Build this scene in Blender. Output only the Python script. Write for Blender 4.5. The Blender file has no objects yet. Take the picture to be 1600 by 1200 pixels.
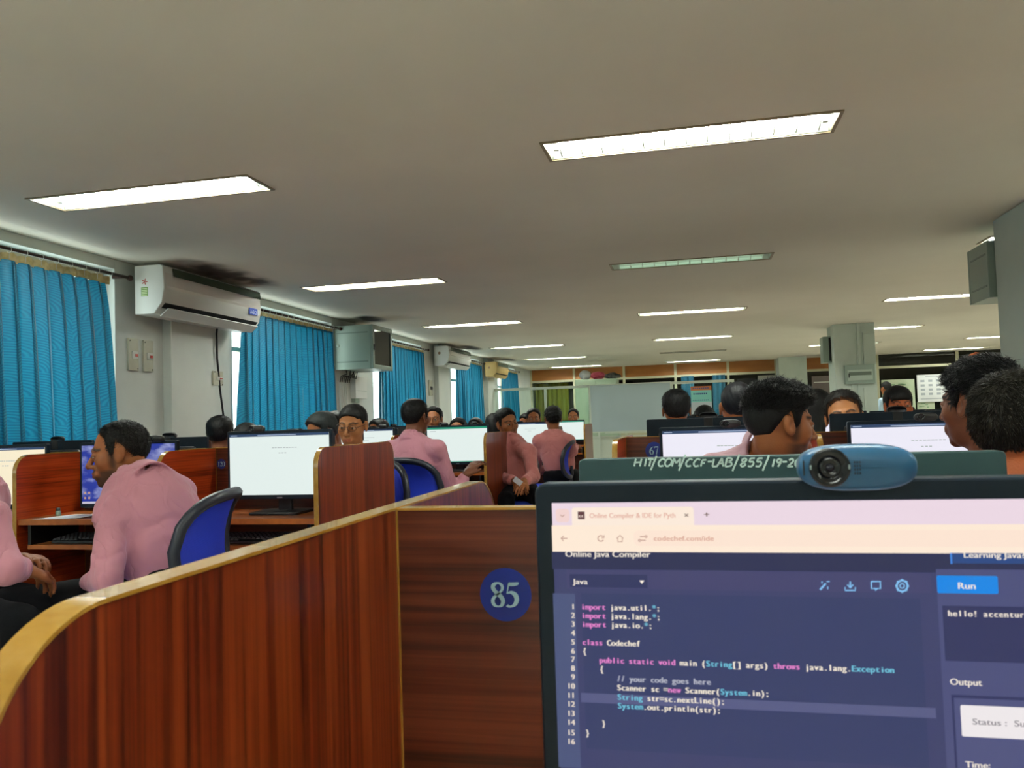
import bpy, math, random
import numpy as np
from mathutils import Vector, Matrix
random.seed(7); RNG = np.random.RandomState(7)
S = bpy.context.scene
COL = S.collection
PI = math.pi
# ------------------------------------------------------------------ camera, sky, exposure
EYE = 1.10
FPX = 1261.0
YAW, PITCH, ROLL = 0.221, 0.045, 0.032
def _cam_axes():
    cy, sy, cp, sp, cr, sr = math.cos(YAW), math.sin(YAW), math.cos(PITCH), math.sin(PITCH), math.cos(ROLL), math.sin(ROLL)
    right = Vector((cy, sy, 0)); up = Vector((sy*sp, -cy*sp, cp)); fwd = Vector((-sy*cp, cy*cp, sp))
    return right*cr - up*sr, right*sr + up*cr, fwd
CR, CU, CF = _cam_axes()
cam_d = bpy.data.cameras.new('camera'); cam = bpy.data.objects.new('camera', cam_d); COL.objects.link(cam)
cam.matrix_world = Matrix(((CR.x, CU.x, -CF.x, 0), (CR.y, CU.y, -CF.y, 0), (CR.z, CU.z, -CF.z, EYE), (0, 0, 0, 1)))
cam_d.sensor_width = 36; cam_d.lens = 36*FPX/1600; cam_d.clip_start = 0.02
cam_d.dof.use_dof = True; cam_d.dof.focus_distance = 4.5; cam_d.dof.aperture_fstop = 26
S.camera = cam
S.view_settings.view_transform = 'Standard'; S.view_settings.look = 'None'
S.view_settings.exposure = 0; S.view_settings.gamma = 1; S.view_settings.use_curve_mapping = False
wd = bpy.data.worlds.new('world'); S.world = wd; wd.use_nodes = True
wd.node_tree.nodes['Background'].inputs[0].default_value = (0.93, 0.97, 1, 1)
wd.node_tree.nodes['Background'].inputs[1].default_value = 4.5
TUBE = 112.0          # emission of the lit fluorescent tubes
def ray(px, py):
    return CR*((px-800)/FPX) - CU*((py-600)/FPX) + CF
def atY(px, py, y):
    d = ray(px, py); return Vector((0, 0, EYE)) + d*(y/d.y)
def atX(px, py, x):
    d = ray(px, py); return Vector((0, 0, EYE)) + d*(x/d.x)
def atD(px, py, D):
    return Vector((0, 0, EYE)) + ray(px, py)*D
# ------------------------------------------------------------------ materials
def lin(c):
    return tuple((v/255/12.92 if v/255 <= 0.04045 else ((v/255+0.055)/1.055)**2.4) for v in c)
MATS = {}
def mat(name, rgb, rough=0.5, metal=0.0, coat=0.0, emit=0.0, emit_rgb=None, spec=0.5):
    if name in MATS: return MATS[name]
    m = bpy.data.materials.new(name); m.use_nodes = True
    b = m.node_tree.nodes['Principled BSDF']
    c = lin(rgb)
    b.inputs['Base Color'].default_value = (*c, 1); b.inputs['Roughness'].default_value = rough
    b.inputs['Metallic'].default_value = metal; b.inputs['Coat Weight'].default_value = coat
    b.inputs['Specular IOR Level'].default_value = spec
    if emit:
        e = lin(emit_rgb or rgb); b.inputs['Emission Color'].default_value = (*e, 1); b.inputs['Emission Strength'].default_value = emit
    MATS[name] = m
    return m
def glow(name, rgb, k=1.0):            # a lit display: gives off its own colour
    if name in MATS: return MATS[name]
    m = bpy.data.materials.new(name); m.use_nodes = True; nt = m.node_tree
    b = nt.nodes['Principled BSDF']; c = lin(rgb)
    b.inputs['Base Color'].default_value = (0.01, 0.01, 0.012, 1); b.inputs['Roughness'].default_value = 0.4
    b.inputs['Specular IOR Level'].default_value = 0.25
    b.inputs['Emission Color'].default_value = (*c, 1); b.inputs['Emission Strength'].default_value = k
    MATS[name] = m
    return m
def noisy(name, rgb, rgb2, scale=(4, 4, 4), rough=0.6, bump=0.0, detail=4.0, coat=0.0, lo=0.35, hi=0.65, bscale=None, spec=0.5):
    if name in MATS: return MATS[name]
    m = mat(name, rgb, rough, coat=coat, spec=spec); nt = m.node_tree; N = nt.nodes; L = nt.links
    tc = N.new('ShaderNodeTexCoord'); mp = N.new('ShaderNodeMapping'); mp.inputs['Scale'].default_value = scale
    no = N.new('ShaderNodeTexNoise'); no.inputs['Scale'].default_value = 1; no.inputs['Detail'].default_value = detail
    cr = N.new('ShaderNodeValToRGB'); cr.color_ramp.elements[0].position = lo; cr.color_ramp.elements[1].position = hi
    cr.color_ramp.elements[0].color = (*lin(rgb), 1); cr.color_ramp.elements[1].color = (*lin(rgb2), 1)
    L.new(tc.outputs['Object'], mp.inputs[0]); L.new(mp.outputs[0], no.inputs['Vector']); L.new(no.outputs[0], cr.inputs[0])
    L.new(cr.outputs[0], N['Principled BSDF'].inputs['Base Color'])
    if bump:
        bp = N.new('ShaderNodeBump'); bp.inputs['Strength'].default_value = bump; bp.inputs['Distance'].default_value = 0.004
        L.new(no.outputs[0], bp.inputs['Height']); L.new(bp.outputs[0], N['Principled BSDF'].inputs['Normal'])
    return m
def wood(name, dark, mid, light, axis, rough=0.3, fine=170, coat=0.15):   # laminate; axis = direction the grain runs
    m = mat(name, mid, rough, coat=coat); nt = m.node_tree; N = nt.nodes; L = nt.links
    tc = N.new('ShaderNodeTexCoord')
    def layer(s_across, s_along, detail, dist=0.0):
        mp = N.new('ShaderNodeMapping'); sc = [s_across]*3; sc['xyz'.index(axis)] = s_along
        mp.inputs['Scale'].default_value = sc
        no = N.new('ShaderNodeTexNoise'); no.inputs['Scale'].default_value = 1; no.inputs['Detail'].default_value = detail
        no.inputs['Distortion'].default_value = dist
        L.new(tc.outputs['Object'], mp.inputs[0]); L.new(mp.outputs[0], no.inputs['Vector']); return no
    a = layer(22, 1.1, 5, 0.5); b = layer(fine, 2.5, 3, 0.2); c = layer(7, 0.6, 2, 1.0)
    ad = N.new('ShaderNodeMath'); ad.operation = 'MULTIPLY_ADD'; ad.inputs[1].default_value = 0.45; L.new(b.outputs[0], ad.inputs[0]); 
    sc = N.new('ShaderNodeMath'); sc.operation = 'MULTIPLY_ADD'; sc.inputs[1].default_value = 0.35; sc.inputs[2].default_value = -0.02
    L.new(a.outputs[0], sc.inputs[0]); L.new(sc.outputs[0], ad.inputs[2])
    ad2 = N.new('ShaderNodeMath'); ad2.operation = 'MULTIPLY_ADD'; ad2.inputs[1].default_value = 0.25; L.new(c.outputs[0], ad2.inputs[0]); L.new(ad.outputs[0], ad2.inputs[2])
    cr = N.new('ShaderNodeValToRGB'); e = cr.color_ramp.elements
    e[0].position = 0.40; e[0].color = (*lin(dark), 1); e[1].position = 0.62; e[1].color = (*lin(light), 1)
    x = e.new(0.5); x.color = (*lin(mid), 1)
    L.new(ad2.outputs[0], cr.inputs[0]); L.new(cr.outputs[0], N['Principled BSDF'].inputs['Base Color'])
    return m
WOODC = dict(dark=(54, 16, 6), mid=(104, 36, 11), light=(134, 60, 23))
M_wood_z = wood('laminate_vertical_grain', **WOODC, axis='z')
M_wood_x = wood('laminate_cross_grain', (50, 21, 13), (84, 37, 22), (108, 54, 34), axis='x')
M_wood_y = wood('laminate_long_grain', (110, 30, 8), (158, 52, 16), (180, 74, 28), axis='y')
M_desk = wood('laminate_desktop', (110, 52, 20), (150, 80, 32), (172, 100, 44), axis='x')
M_edge = noisy('beech_edge_band', (158, 116, 40), (178, 138, 62), (30, 30, 30), rough=0.22, coat=0.4)
M_wall = noisy('painted_wall', (196, 202, 196), (210, 214, 206), (1.5, 1.5, 1.5), rough=0.7)
M_white = mat('white_plastic', (214, 216, 210), 0.35)
M_alu = mat('white_aluminium', (196, 204, 190), 0.4)
M_blackp = noisy('black_plastic', (14, 16, 19), (22, 24, 28), (200, 200, 200), rough=0.38)
M_bezel = mat('dark_bezel', (12, 28, 42), 0.42, spec=0.25)
M_rubber = mat('dark_rubber', (12, 12, 14), 0.7)
M_chrome = mat('chrome', (190, 190, 190), 0.2, metal=1)
M_steel = mat('grey_green_steel', (140, 158, 146), 0.4)
M_dark = mat('near_black', (8, 9, 10), 0.6)
M_paper = noisy('paper', (214, 220, 224), (226, 230, 234), (20, 20, 20), rough=0.8)
M_chairframe = mat('chair_frame_plastic', (20, 26, 40), 0.42)
M_teethw = mat('eye_white', (150, 138, 124), 0.4)
M_iris = mat('dark_iris', (24, 14, 8), 0.15)
def glass_mat(name, tint=(1, 1, 1), rough=0.02, fac=0.12):
    m = bpy.data.materials.new(name); m.use_nodes = True; nt = m.node_tree; N = nt.nodes; L = nt.links; N.clear()
    o = N.new('ShaderNodeOutputMaterial'); t = N.new('ShaderNodeBsdfTransparent'); t.inputs[0].default_value = (*tint, 1)
    g = N.new('ShaderNodeBsdfGlossy'); g.inputs['Roughness'].default_value = rough
    mx = N.new('ShaderNodeMixShader'); lw = N.new('ShaderNodeFresnel'); lw.inputs[0].default_value = 1.5
    ge = N.new('ShaderNodeNewGeometry'); fr = N.new('ShaderNodeMath'); fr.operation = 'SUBTRACT'; fr.use_clamp = True; L.new(lw.outputs[0], fr.inputs[0]); L.new(ge.outputs['Backfacing'], fr.inputs[1]); L.new(fr.outputs[0], mx.inputs[0]); L.new(t.outputs[0], mx.inputs[1]); L.new(g.outputs[0], mx.inputs[2]); L.new(mx.outputs[0], o.inputs[0])
    return m
M_glass = glass_mat('clear_glass', (0.9, 0.96, 0.93))
M_darkglass = glass_mat('tinted_glass', (0.35, 0.38, 0.33))
def fabric_mesh_mat():
    m = mat('blue_chair_mesh', (22, 52, 190), 0.6); nt = m.node_tree; N = nt.nodes; L = nt.links
    b = N['Principled BSDF']; tr = N.new('ShaderNodeBsdfTranslucent'); tr.inputs[0].default_value = (*lin((40, 70, 220)), 1)
    mx = N.new('ShaderNodeMixShader'); mx.inputs[0].default_value = 0.25
    tc = N.new('ShaderNodeTexCoord'); wv = N.new('ShaderNodeTexWave'); wv.inputs['Scale'].default_value = 90; wv.bands_direction = 'Z'
    bp = N.new('ShaderNodeBump'); bp.inputs['Strength'].default_value = 0.25; bp.inputs['Distance'].default_value = 0.002
    L.new(tc.outputs['Object'], wv.inputs['Vector']); L.new(wv.outputs[1], bp.inputs['Height']); L.new(bp.outputs[0], b.inputs['Normal'])
    L.new(b.outputs[0], mx.inputs[1]); L.new(tr.outputs[0], mx.inputs[2]); L.new(mx.outputs[0], N['Material Output'].inputs[0])
    return m
M_mesh = fabric_mesh_mat()
def curtain_mat(name, rgb, rgb2, motif=True, trans=0.42):
    m = mat(name, rgb, 0.45); nt = m.node_tree; N = nt.nodes; L = nt.links; b = N['Principled BSDF']
    b.inputs['Sheen Weight'].default_value = 0.3
    tc = N.new('ShaderNodeTexCoord')
    col = N.new('ShaderNodeMix'); col.data_type = 'RGBA'; col.inputs[6].default_value = (*lin(rgb), 1); col.inputs[7].default_value = (*lin(rgb2), 1)
    if motif:   # woven wave rings: rings about a lattice of centres
        sx = N.new('ShaderNodeSeparateXYZ'); L.new(tc.outputs['UV'], sx.inputs[0])
        def mth(op, a, b_=None, c_=None):
            n = N.new('ShaderNodeMath'); n.operation = op
            for i, v in enumerate((a, b_, c_)):
                if v is None: continue
                if isinstance(v, (int, float)): n.inputs[i].default_value = v
                else: L.new(v, n.inputs[i])
            return n.outputs[0]
        u = mth('MULTIPLY', sx.outputs[0], 9.0); v = mth('MULTIPLY', sx.outputs[1], 4.2)
        uc = mth('SUBTRACT', mth('FRACT', u), 0.5); row = mth('FLOOR', u); vv = mth('MULTIPLY_ADD', row, 0.37, v)
        vc = mth('FRACT', vv)
        d = mth('SQRT', mth('ADD', mth('MULTIPLY', uc, mth('MULTIPLY', uc, 1.0)), mth('MULTIPLY', vc, mth('MULTIPLY', vc, 1.6))))
        w = mth('SINE', mth('MULTIPLY', d, 75.0)); f = mth('MULTIPLY_ADD', w, 0.5, 0.5); L.new(f, col.inputs[0])
    else: col.inputs[0].default_value = 0.3
    tr = N.new('ShaderNodeBsdfTranslucent'); mx = N.new('ShaderNodeMixShader'); mx.inputs[0].default_value = trans
    L.new(col.outputs[2], b.inputs['Base Color']); L.new(col.outputs[2], tr.inputs[0])
    L.new(b.outputs[0], mx.inputs[1]); L.new(tr.outputs[0], mx.inputs[2]); L.new(mx.outputs[0], N['Material Output'].inputs[0])
    return m
M_curtain = curtain_mat('teal_curtain', (6, 104, 138), (18, 134, 164), trans=.26)
M_curtain_y = curtain_mat('mustard_curtain', (150, 138, 30), (166, 152, 40), motif=False, trans=0.2)
# ------------------------------------------------------------------ mesh helpers
def link(o, parent=None):
    COL.objects.link(o)
    if parent is not None: o.parent = parent
    return o
def tag(o, label=None, cat=None, group=None, kind=None):
    if label: o['label'] = label
    if cat: o['category'] = cat
    if group: o['group'] = group
    if kind: o['kind'] = kind
    return o
def empty(name, loc=(0, 0, 0), rz=0.0):
    o = bpy.data.objects.new(name, None); o.empty_display_size = 0.05; COL.objects.link(o)
    o.location = loc; o.rotation_euler = (0, 0, rz); return o
def raw(name, verts, faces, m, parent=None, smooth=False, label=None):
    me = bpy.data.meshes.new(name); me.from_pydata([tuple(v) for v in verts], [], faces); me.validate()
    if smooth: me.polygons.foreach_set('use_smooth', [True]*len(me.polygons))
    me.materials.append(m); o = bpy.data.objects.new(name, me); link(o, parent)
    if label: o['label'] = label
    return o
def tree(o):
    return [o] + [d for c in o.children for d in tree(c)]
def copy_tree(o, parent=None, loc=None, rz=None):
    c = o.copy(); COL.objects.link(c); c.parent = parent
    if loc is not None: c.location = loc
    if rz is not None: c.rotation_euler = (0, 0, rz)
    for ch in list(o.children): copy_tree(ch, c)
    return c
class MB:
    def __init__(s): s.v = []; s.f = []
    def add(s, v, f):
        n = len(s.v); s.v += [tuple(p) for p in v]; s.f += [tuple(i+n for i in q) for q in f]; return s
    def box(s, x0, x1, y0, y1, z0, z1, M=None):
        v = [(x, y, z) for z in (z0, z1) for y in (y0, y1) for x in (x0, x1)]
        if M is not None: v = [tuple(M @ Vector(p)) for p in v]
        return s.add(v, [(0, 2, 3, 1), (4, 5, 7, 6), (0, 1, 5, 4), (1, 3, 7, 5), (3, 2, 6, 7), (2, 0, 4, 6)])
    def quad(s, a, b, c, d): return s.add([a, b, c, d], [(0, 1, 2, 3)])
    def tube(s, pts, r, n=8, caps=True):
        pts = [Vector(p) for p in pts]; rs = r if isinstance(r, (list, tuple)) else [r]*len(pts)
        up = Vector((0, 0, 1)); t0 = (pts[1]-pts[0]).normalized()
        if abs(t0.dot(up)) > 0.95: up = Vector((1, 0, 0))
        x = t0.cross(up).normalized(); v = []; f = []
        for i, p in enumerate(pts):
            t = (pts[min(i+1, len(pts)-1)] - pts[max(i-1, 0)]).normalized()
            x = (x - t*x.dot(t)).normalized(); y = t.cross(x)
            for k in range(n):
                a = 2*PI*k/n; v.append(p + (x*math.cos(a)+y*math.sin(a))*rs[i])
        for i in range(len(pts)-1):
            for k in range(n):
                a = i*n+k; b = i*n+(k+1) % n; f.append((a, b, b+n, a+n))
        if caps: f.append(tuple(range(n-1, -1, -1))); f.append(tuple(range((len(pts)-1)*n, len(pts)*n)))
        return s.add(v, f)
    def lathe(s, prof, axis='z', c=(0, 0, 0), n=24):        # prof: (radius, height) pairs
        v = []; f = []
        for r, h in prof:
            for k in range(n):
                a = 2*PI*k/n; p = (r*math.cos(a), r*math.sin(a), h)
                if axis == 'y': p = (p[0], p[2], p[1])
                if axis == 'x': p = (p[2], p[0], p[1])
                v.append((p[0]+c[0], p[1]+c[1], p[2]+c[2]))
        for i in range(len(prof)-1):
            for k in range(n):
                a = i*n+k; b = i*n+(k+1) % n; f.append((a, b, b+n, a+n))
        f.append(tuple(range(n-1, -1, -1))); f.append(tuple(range((len(prof)-1)*n, len(prof)*n)))
        return s.add(v, f)
    def prism(s, poly, h0, h1, plane='yz'):               # outline extruded along the remaining axis
        def P(a, b, h): return (h, a, b) if plane == 'yz' else ((a, h, b) if plane == 'xz' else (a, b, h))
        n = len(poly); v = [P(a, b, h0) for a, b in poly] + [P(a, b, h1) for a, b in poly]
        f = [tuple(range(n-1, -1, -1)), tuple(range(n, 2*n))] + [(i, (i+1) % n, (i+1) % n+n, i+n) for i in range(n)]
        return s.add(v, f)
    def build(s, name, m, parent=None, smooth=False, bevel=0.0, seg=2, label=None):
        o = raw(name, s.v, s.f, m, parent, smooth, label)
        if bevel:
            b = o.modifiers.new('bevel', 'BEVEL'); b.width = bevel; b.segments = seg; b.limit_method = 'ANGLE'; b.angle_limit = 0.6
            if smooth or seg > 2:
                o.data.polygons.foreach_set('use_smooth', [True]*len(o.data.polygons))
                w = o.modifiers.new('wn', 'WEIGHTED_NORMAL'); w.keep_sharp = True
        return o
def rrect(x0, x1, z0, z1, r, n=6, corners=(1, 1, 1, 1)):   # corners: bl, br, tr, tl
    out = []
    for (cx, cz, a0), on in zip(((x0+r, z0+r, PI), (x1-r, z0+r, 1.5*PI), (x1-r, z1-r, 0), (x0+r, z1-r, 0.5*PI)), corners):
        if not on:
            out.append((x0 if cx < (x0+x1)/2 else x1, z0 if cz < (z0+z1)/2 else z1)); continue
        for k in range(n+1):
            a = a0 + 0.5*PI*k/n; out.append((cx+r*math.cos(a), cz+r*math.sin(a)))
    return out
# glyphs: font characters turned into flat meshes in the xz plane
_G = {}
def glyph(ch, mono=False):
    if ch in _G: return _G[ch]
    cu = bpy.data.curves.new('glyph', 'FONT'); cu.body = ch; cu.size = 1; cu.resolution_u = 3
    ob = bpy.data.objects.new('glyph', cu); me = bpy.data.meshes.new_from_object(ob)
    v = [(p.co.x, p.co.y) for p in me.vertices]; f = [tuple(p.vertices) for p in me.polygons]
    bpy.data.objects.remove(ob); bpy.data.meshes.remove(me); bpy.data.curves.remove(cu)
    _G[ch] = (v, f); return _G[ch]
def text(mb, s, x, z, size, y, pitch=None, facing=-1, width=None, bold=0.0, slope=0.0):
    """writing standing in the xz plane at depth y; facing=-1 is read from -y"""
    if pitch is None:
        v, f = glyph(s)
        if not v: return mb
        k = size; kx = size if width is None else width/max(p[0] for p in v)
        for dx in ((0, bold) if bold else (0,)):
            mb.add([((x+(p[0]*kx+dx)*(-facing)), y, z+p[1]*k+slope*p[0]*kx) for p in v], f if facing < 0 else [q[::-1] for q in f])
        return mb
    for i, ch in enumerate(s):
        if ch == ' ': continue
        v, f = glyph(ch); w0 = min(p[0] for p in v); w1 = max(p[0] for p in v); ww = w1-w0
        kx = size if ww*size < pitch*0.92 else pitch*0.92/ww
        cx = x + (i+0.5)*pitch*(-facing)
        for dx in ((-bold/2, bold/2) if bold else (0,)):
            mb.add([(cx+((p[0]-(w0+w1)/2)*kx+dx)*(-facing), y, z+p[1]*size) for p in v], f if facing < 0 else [q[::-1] for q in f])
    return mb
def ribbon(mb, pts, y, facing=-1, smooth=3):
    """a flat pen stroke in the xz plane: pts are (x, z, width)"""
    P = [Vector(p) for p in pts]
    if len(P) > 2 and smooth:
        Q = []
        for i in range(len(P)-1):
            p0 = P[max(i-1, 0)]; p1 = P[i]; p2 = P[i+1]; p3 = P[min(i+2, len(P)-1)]
            for k in range(smooth):
                t = k/smooth; Q.append(0.5*((2*p1)+(p2-p0)*t+(2*p0-5*p1+4*p2-p3)*t*t+(3*p1-p0-3*p2+p3)*t*t*t))
        Q.append(P[-1]); P = Q
    v = []; f = []
    for i, p in enumerate(P):
        a = P[max(i-1, 0)]; b = P[min(i+1, len(P)-1)]; t = Vector((b.x-a.x, b.y-a.y)); t = t.normalized() if t.length > 1e-9 else Vector((1, 0))
        n = Vector((-t.y, t.x))*(p.z/2); v += [(p.x+n.x, y, p.y+n.y), (p.x-n.x, y, p.y-n.y)]
    for i in range(len(P)-1): f.append((2*i, 2*i+1, 2*i+3, 2*i+2))
    return mb.add(v, f)
# serif numerals drawn by pen strokes in a unit box 0.62 wide and 1 high
DIG = {
 '8': [[(.31, .97, .07), (.14, .90, .15), (.10, .76, .17), (.22, .60, .16), (.42, .44, .18), (.52, .26, .17), (.46, .09, .13), (.31, .03, .06), (.14, .09, .13), (.07, .25, .15), (.16, .42, .12), (.36, .56, .08), (.49, .70, .11), (.50, .84, .12), (.42, .93, .10), (.31, .97, .07)]],
 '5': [[(.16, .92, .15), (.38, .92, .15), (.54, .95, .12), (.58, 1.0, .04)], [(.17, .95, .05), (.12, .72, .05), (.08, .54, .05)], [(.08, .56, .05), (.26, .60, .12), (.44, .50, .19), (.50, .32, .19), (.42, .14, .15), (.28, .05, .09), (.14, .04, .09), (.07, .09, .13)]],
 '6': [[(.55, .97, .04), (.34, .86, .10), (.16, .60, .17), (.11, .32, .18), (.18, .10, .14), (.32, .03, .06), (.47, .12, .14), (.52, .30, .17), (.46, .48, .13), (.33, .56, .06), (.20, .48, .06)]],
 '7': [[(.05, .76, .03), (.09, .92, .10), (.14, .94, .14), (.36, .94, .15), (.56, .95, .13)], [(.55, .93, .05), (.42, .55, .09), (.30, .02, .14)]],
 '1': [[(.12, .80, .04), (.26, .86, .07), (.34, .96, .10)], [(.33, .97, .16), (.33, .5, .16), (.33, .04, .16)], [(.14, .02, .04), (.33, .03, .06), (.52, .02, .04)]],
 '2': [[(.08, .72, .10), (.14, .88, .12), (.30, .96, .07), (.46, .88, .15), (.48, .70, .17), (.36, .44, .11), (.20, .22, .06), (.06, .08, .05)], [(.06, .07, .12), (.3, .08, .15), (.5, .08, .14), (.57, .24, .03)]],
 '0': [[(.31, .97, .06), (.14, .84, .14), (.09, .5, .17), (.14, .16, .14), (.31, .03, .06), (.48, .16, .14), (.53, .5, .17), (.48, .84, .14), (.31, .97, .06)]]}
def number(mb, s, x, z, h, y):
    for i, ch in enumerate(s):
        for st in DIG[ch]: ribbon(mb, [(x+(px+i*0.62)*h*0.94, z+pz*h, w*h) for px, pz, w in st], y)
    return mb
# ------------------------------------------------------------------ rounded bodies: distance fields polygonised by surface nets
def nets(f, org, h):
    nx, ny, nz = f.shape; ins = f < 0
    c = [ins[i:nx-1+i, j:ny-1+j, k:nz-1+k] for i in (0, 1) for j in (0, 1) for k in (0, 1)]
    s = sum(a.astype(np.int8) for a in c); act = (s > 0) & (s < 8)
    idx = -np.ones(act.shape, np.int64); I = np.argwhere(act); n = len(I); idx[act] = np.arange(n)
    acc = np.zeros((n, 3)); cnt = np.zeros(n)
    cor = [(i, j, k) for i in (0, 1) for j in (0, 1) for k in (0, 1)]
    val = {q: f[I[:, 0]+q[0], I[:, 1]+q[1], I[:, 2]+q[2]] for q in cor}
    for q in cor:
        for ax in range(3):
            if q[ax]: continue
            r = list(q); r[ax] = 1; r = tuple(r); a = val[q]; b = val[r]; m = (a < 0) != (b < 0)
            t = np.where(m, a/np.where(m, a-b, 1), 0); p = np.tile(np.array(q, float), (n, 1)); p[:, ax] += t
            acc[m] += p[m]; cnt[m] += 1
    V = (I + acc/cnt[:, None])*h + np.array(org)
    F = []
    for ax in range(3):
        a = ins; sl0 = [slice(None)]*3; sl1 = [slice(None)]*3; sl0[ax] = slice(0, -1); sl1[ax] = slice(1, None)
        A = ins[tuple(sl0)]; B = ins[tuple(sl1)]; E_ = np.argwhere(A != B)
        o1, o2 = [(1, 2), (2, 0), (0, 1)][ax]
        E_ = E_[(E_[:, o1] > 0) & (E_[:, o2] > 0) & (E_[:, o1] < f.shape[o1]-1) & (E_[:, o2] < f.shape[o2]-1)]
        flip = A[E_[:, 0], E_[:, 1], E_[:, 2]]
        def g(d1, d2):
            q = E_.copy(); q[:, o1] -= d1; q[:, o2] -= d2; return idx[q[:, 0], q[:, 1], q[:, 2]]
        Q = np.stack([g(1, 1), g(0, 1), g(0, 0), g(1, 0)], 1)
        Q[~flip] = Q[~flip][:, ::-1]; F.append(Q)
    return V, np.concatenate(F)
def grid(lo, hi, h):
    ax = [np.arange(lo[i]-2*h, hi[i]+3*h, h) for i in range(3)]
    X, Y, Z = np.meshgrid(*ax, indexing='ij'); return X, Y, Z, (ax[0][0], ax[1][0], ax[2][0])
def smin(a, b, k):
    h = np.clip(0.5+0.5*(b-a)/k, 0, 1); return b*(1-h)+a*h-k*h*(1-h)
def smax(a, b, k): return -smin(-a, -b, k)
def ell(P, c, r):
    x, y, z = (P[i]-c[i] for i in range(3)); k0 = np.sqrt((x/r[0])**2+(y/r[1])**2+(z/r[2])**2)
    k1 = np.sqrt((x/r[0]**2)**2+(y/r[1]**2)**2+(z/r[2]**2)**2)+1e-9; return k0*(k0-1)/k1
def cone(P, a, b, ra, rb):
    a = np.array(a, float); b = np.array(b, float); d = b-a; L = d.dot(d)+1e-12
    t = np.clip(((P[0]-a[0])*d[0]+(P[1]-a[1])*d[1]+(P[2]-a[2])*d[2])/L, 0, 1)
    return np.sqrt((P[0]-a[0]-t*d[0])**2+(P[1]-a[1]-t*d[1])**2+(P[2]-a[2]-t*d[2])**2)-(ra+(rb-ra)*t)
def np_mesh(name, V, F, m, parent=None, col=None, smooth=True, mats=None):
    me = bpy.data.meshes.new(name); me.vertices.add(len(V)); me.vertices.foreach_set('co', np.asarray(V, np.float32).ravel())
    F = np.asarray(F); k = F.shape[1]; me.loops.add(F.size); me.loops.foreach_set('vertex_index', F.astype(np.int32).ravel())
    me.polygons.add(len(F)); me.polygons.foreach_set('loop_start', np.arange(0, F.size, k, dtype=np.int32))
    me.update(calc_edges=True); me.validate()
    if smooth: me.polygons.foreach_set('use_smooth', [True]*len(me.polygons))
    if col is not None:
        ca = me.color_attributes.new('tint', 'FLOAT_COLOR', 'POINT'); ca.data.foreach_set('color', np.concatenate([col, np.ones((len(col), 1))], 1).astype(np.float32).ravel())
    me.materials.append(m); o = bpy.data.objects.new(name, me); link(o, parent); return o
def tint_mat(name, rough=0.5, bump=0.0, scale=60, sss=0.0, spec=0.5, stretch=None, sheen=0):
    m = mat(name, (128, 128, 128), rough, spec=spec); nt = m.node_tree; N = nt.nodes; L = nt.links; b = N['Principled BSDF']
    a = N.new('ShaderNodeAttribute'); a.attribute_name = 'tint'; L.new(a.outputs['Color'], b.inputs['Base Color'])
    if sheen: b.inputs['Sheen Weight'].default_value = sheen
    if bump:
        tc = N.new('ShaderNodeTexCoord'); mp = N.new('ShaderNodeMapping'); mp.inputs['Scale'].default_value = stretch or (scale,)*3
        no = N.new('ShaderNodeTexNoise'); no.inputs['Scale'].default_value = 1; no.inputs['Detail'].default_value = 3
        bp = N.new('ShaderNodeBump'); bp.inputs['Strength'].default_value = bump; bp.inputs['Distance'].default_value = 0.003
        L.new(tc.outputs['Object'], mp.inputs[0]); L.new(mp.outputs[0], no.inputs['Vector']); L.new(no.outputs[0], bp.inputs['Height']); L.new(bp.outputs[0], b.inputs['Normal'])
    return m
M_skin = tint_mat('skin', 0.5, 0.15, 300, spec=0.35)
M_hair = tint_mat('hair', 0.55, 0.5, 200, spec=0.22, stretch=(260, 260, 60))
M_shirt = tint_mat('shirt_cloth', 0.8, 0.12, 350, spec=0.2, sheen=0.2)
M_trouser = noisy('dark_trouser_cloth', (7, 8, 11), (12, 13, 17), (200, 200, 200), rough=0.9, spec=0.15)
def sstep(a, b, x):
    t = np.clip((x-a)/(b-a), 0, 1); return t*t*(3-2*t)
def cloth_creases(m):
    nt = m.node_tree; N = nt.nodes; L = nt.links; b = N['Principled BSDF']; b0 = b.inputs['Normal'].links[0].from_node
    tc = N.new('ShaderNodeTexCoord'); mp = N.new('ShaderNodeMapping'); mp.inputs['Scale'].default_value = (11, 11, 8); mp.inputs['Rotation'].default_value = (.4, .3, .5)
    no = N.new('ShaderNodeTexNoise'); no.inputs['Scale'].default_value = 1; no.inputs['Detail'].default_value = 2; no.inputs['Distortion'].default_value = .8
    ab = N.new('ShaderNodeMath'); ab.operation = 'SUBTRACT'; ab.inputs[1].default_value = .5; a2 = N.new('ShaderNodeMath'); a2.operation = 'ABSOLUTE'; pw = N.new('ShaderNodeMath'); pw.operation = 'POWER'; pw.inputs[1].default_value = .55
    bp = N.new('ShaderNodeBump'); bp.inputs['Strength'].default_value = .5; bp.inputs['Distance'].default_value = .016
    L.new(tc.outputs['Object'], mp.inputs[0]); L.new(mp.outputs[0], no.inputs['Vector']); L.new(no.outputs[0], ab.inputs[0]); L.new(ab.outputs[0], a2.inputs[0]); L.new(a2.outputs[0], pw.inputs[0]); L.new(pw.outputs[0], bp.inputs['Height']); L.new(bp.outputs[0], b0.inputs['Normal'])
cloth_creases(M_shirt)
EY = 0.030                                                       # half the distance between the pupils
def skull(P):
    d = ell(P, (0, -.014, .028), (.073, .092, .084))
    d = smin(d, ell(P, (0, .022, -.030), (.057, .062, .078)), .03)
    d = smin(d, ell(P, (0, .030, -.072), (.046, .050, .042)), .025)
    return d
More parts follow.
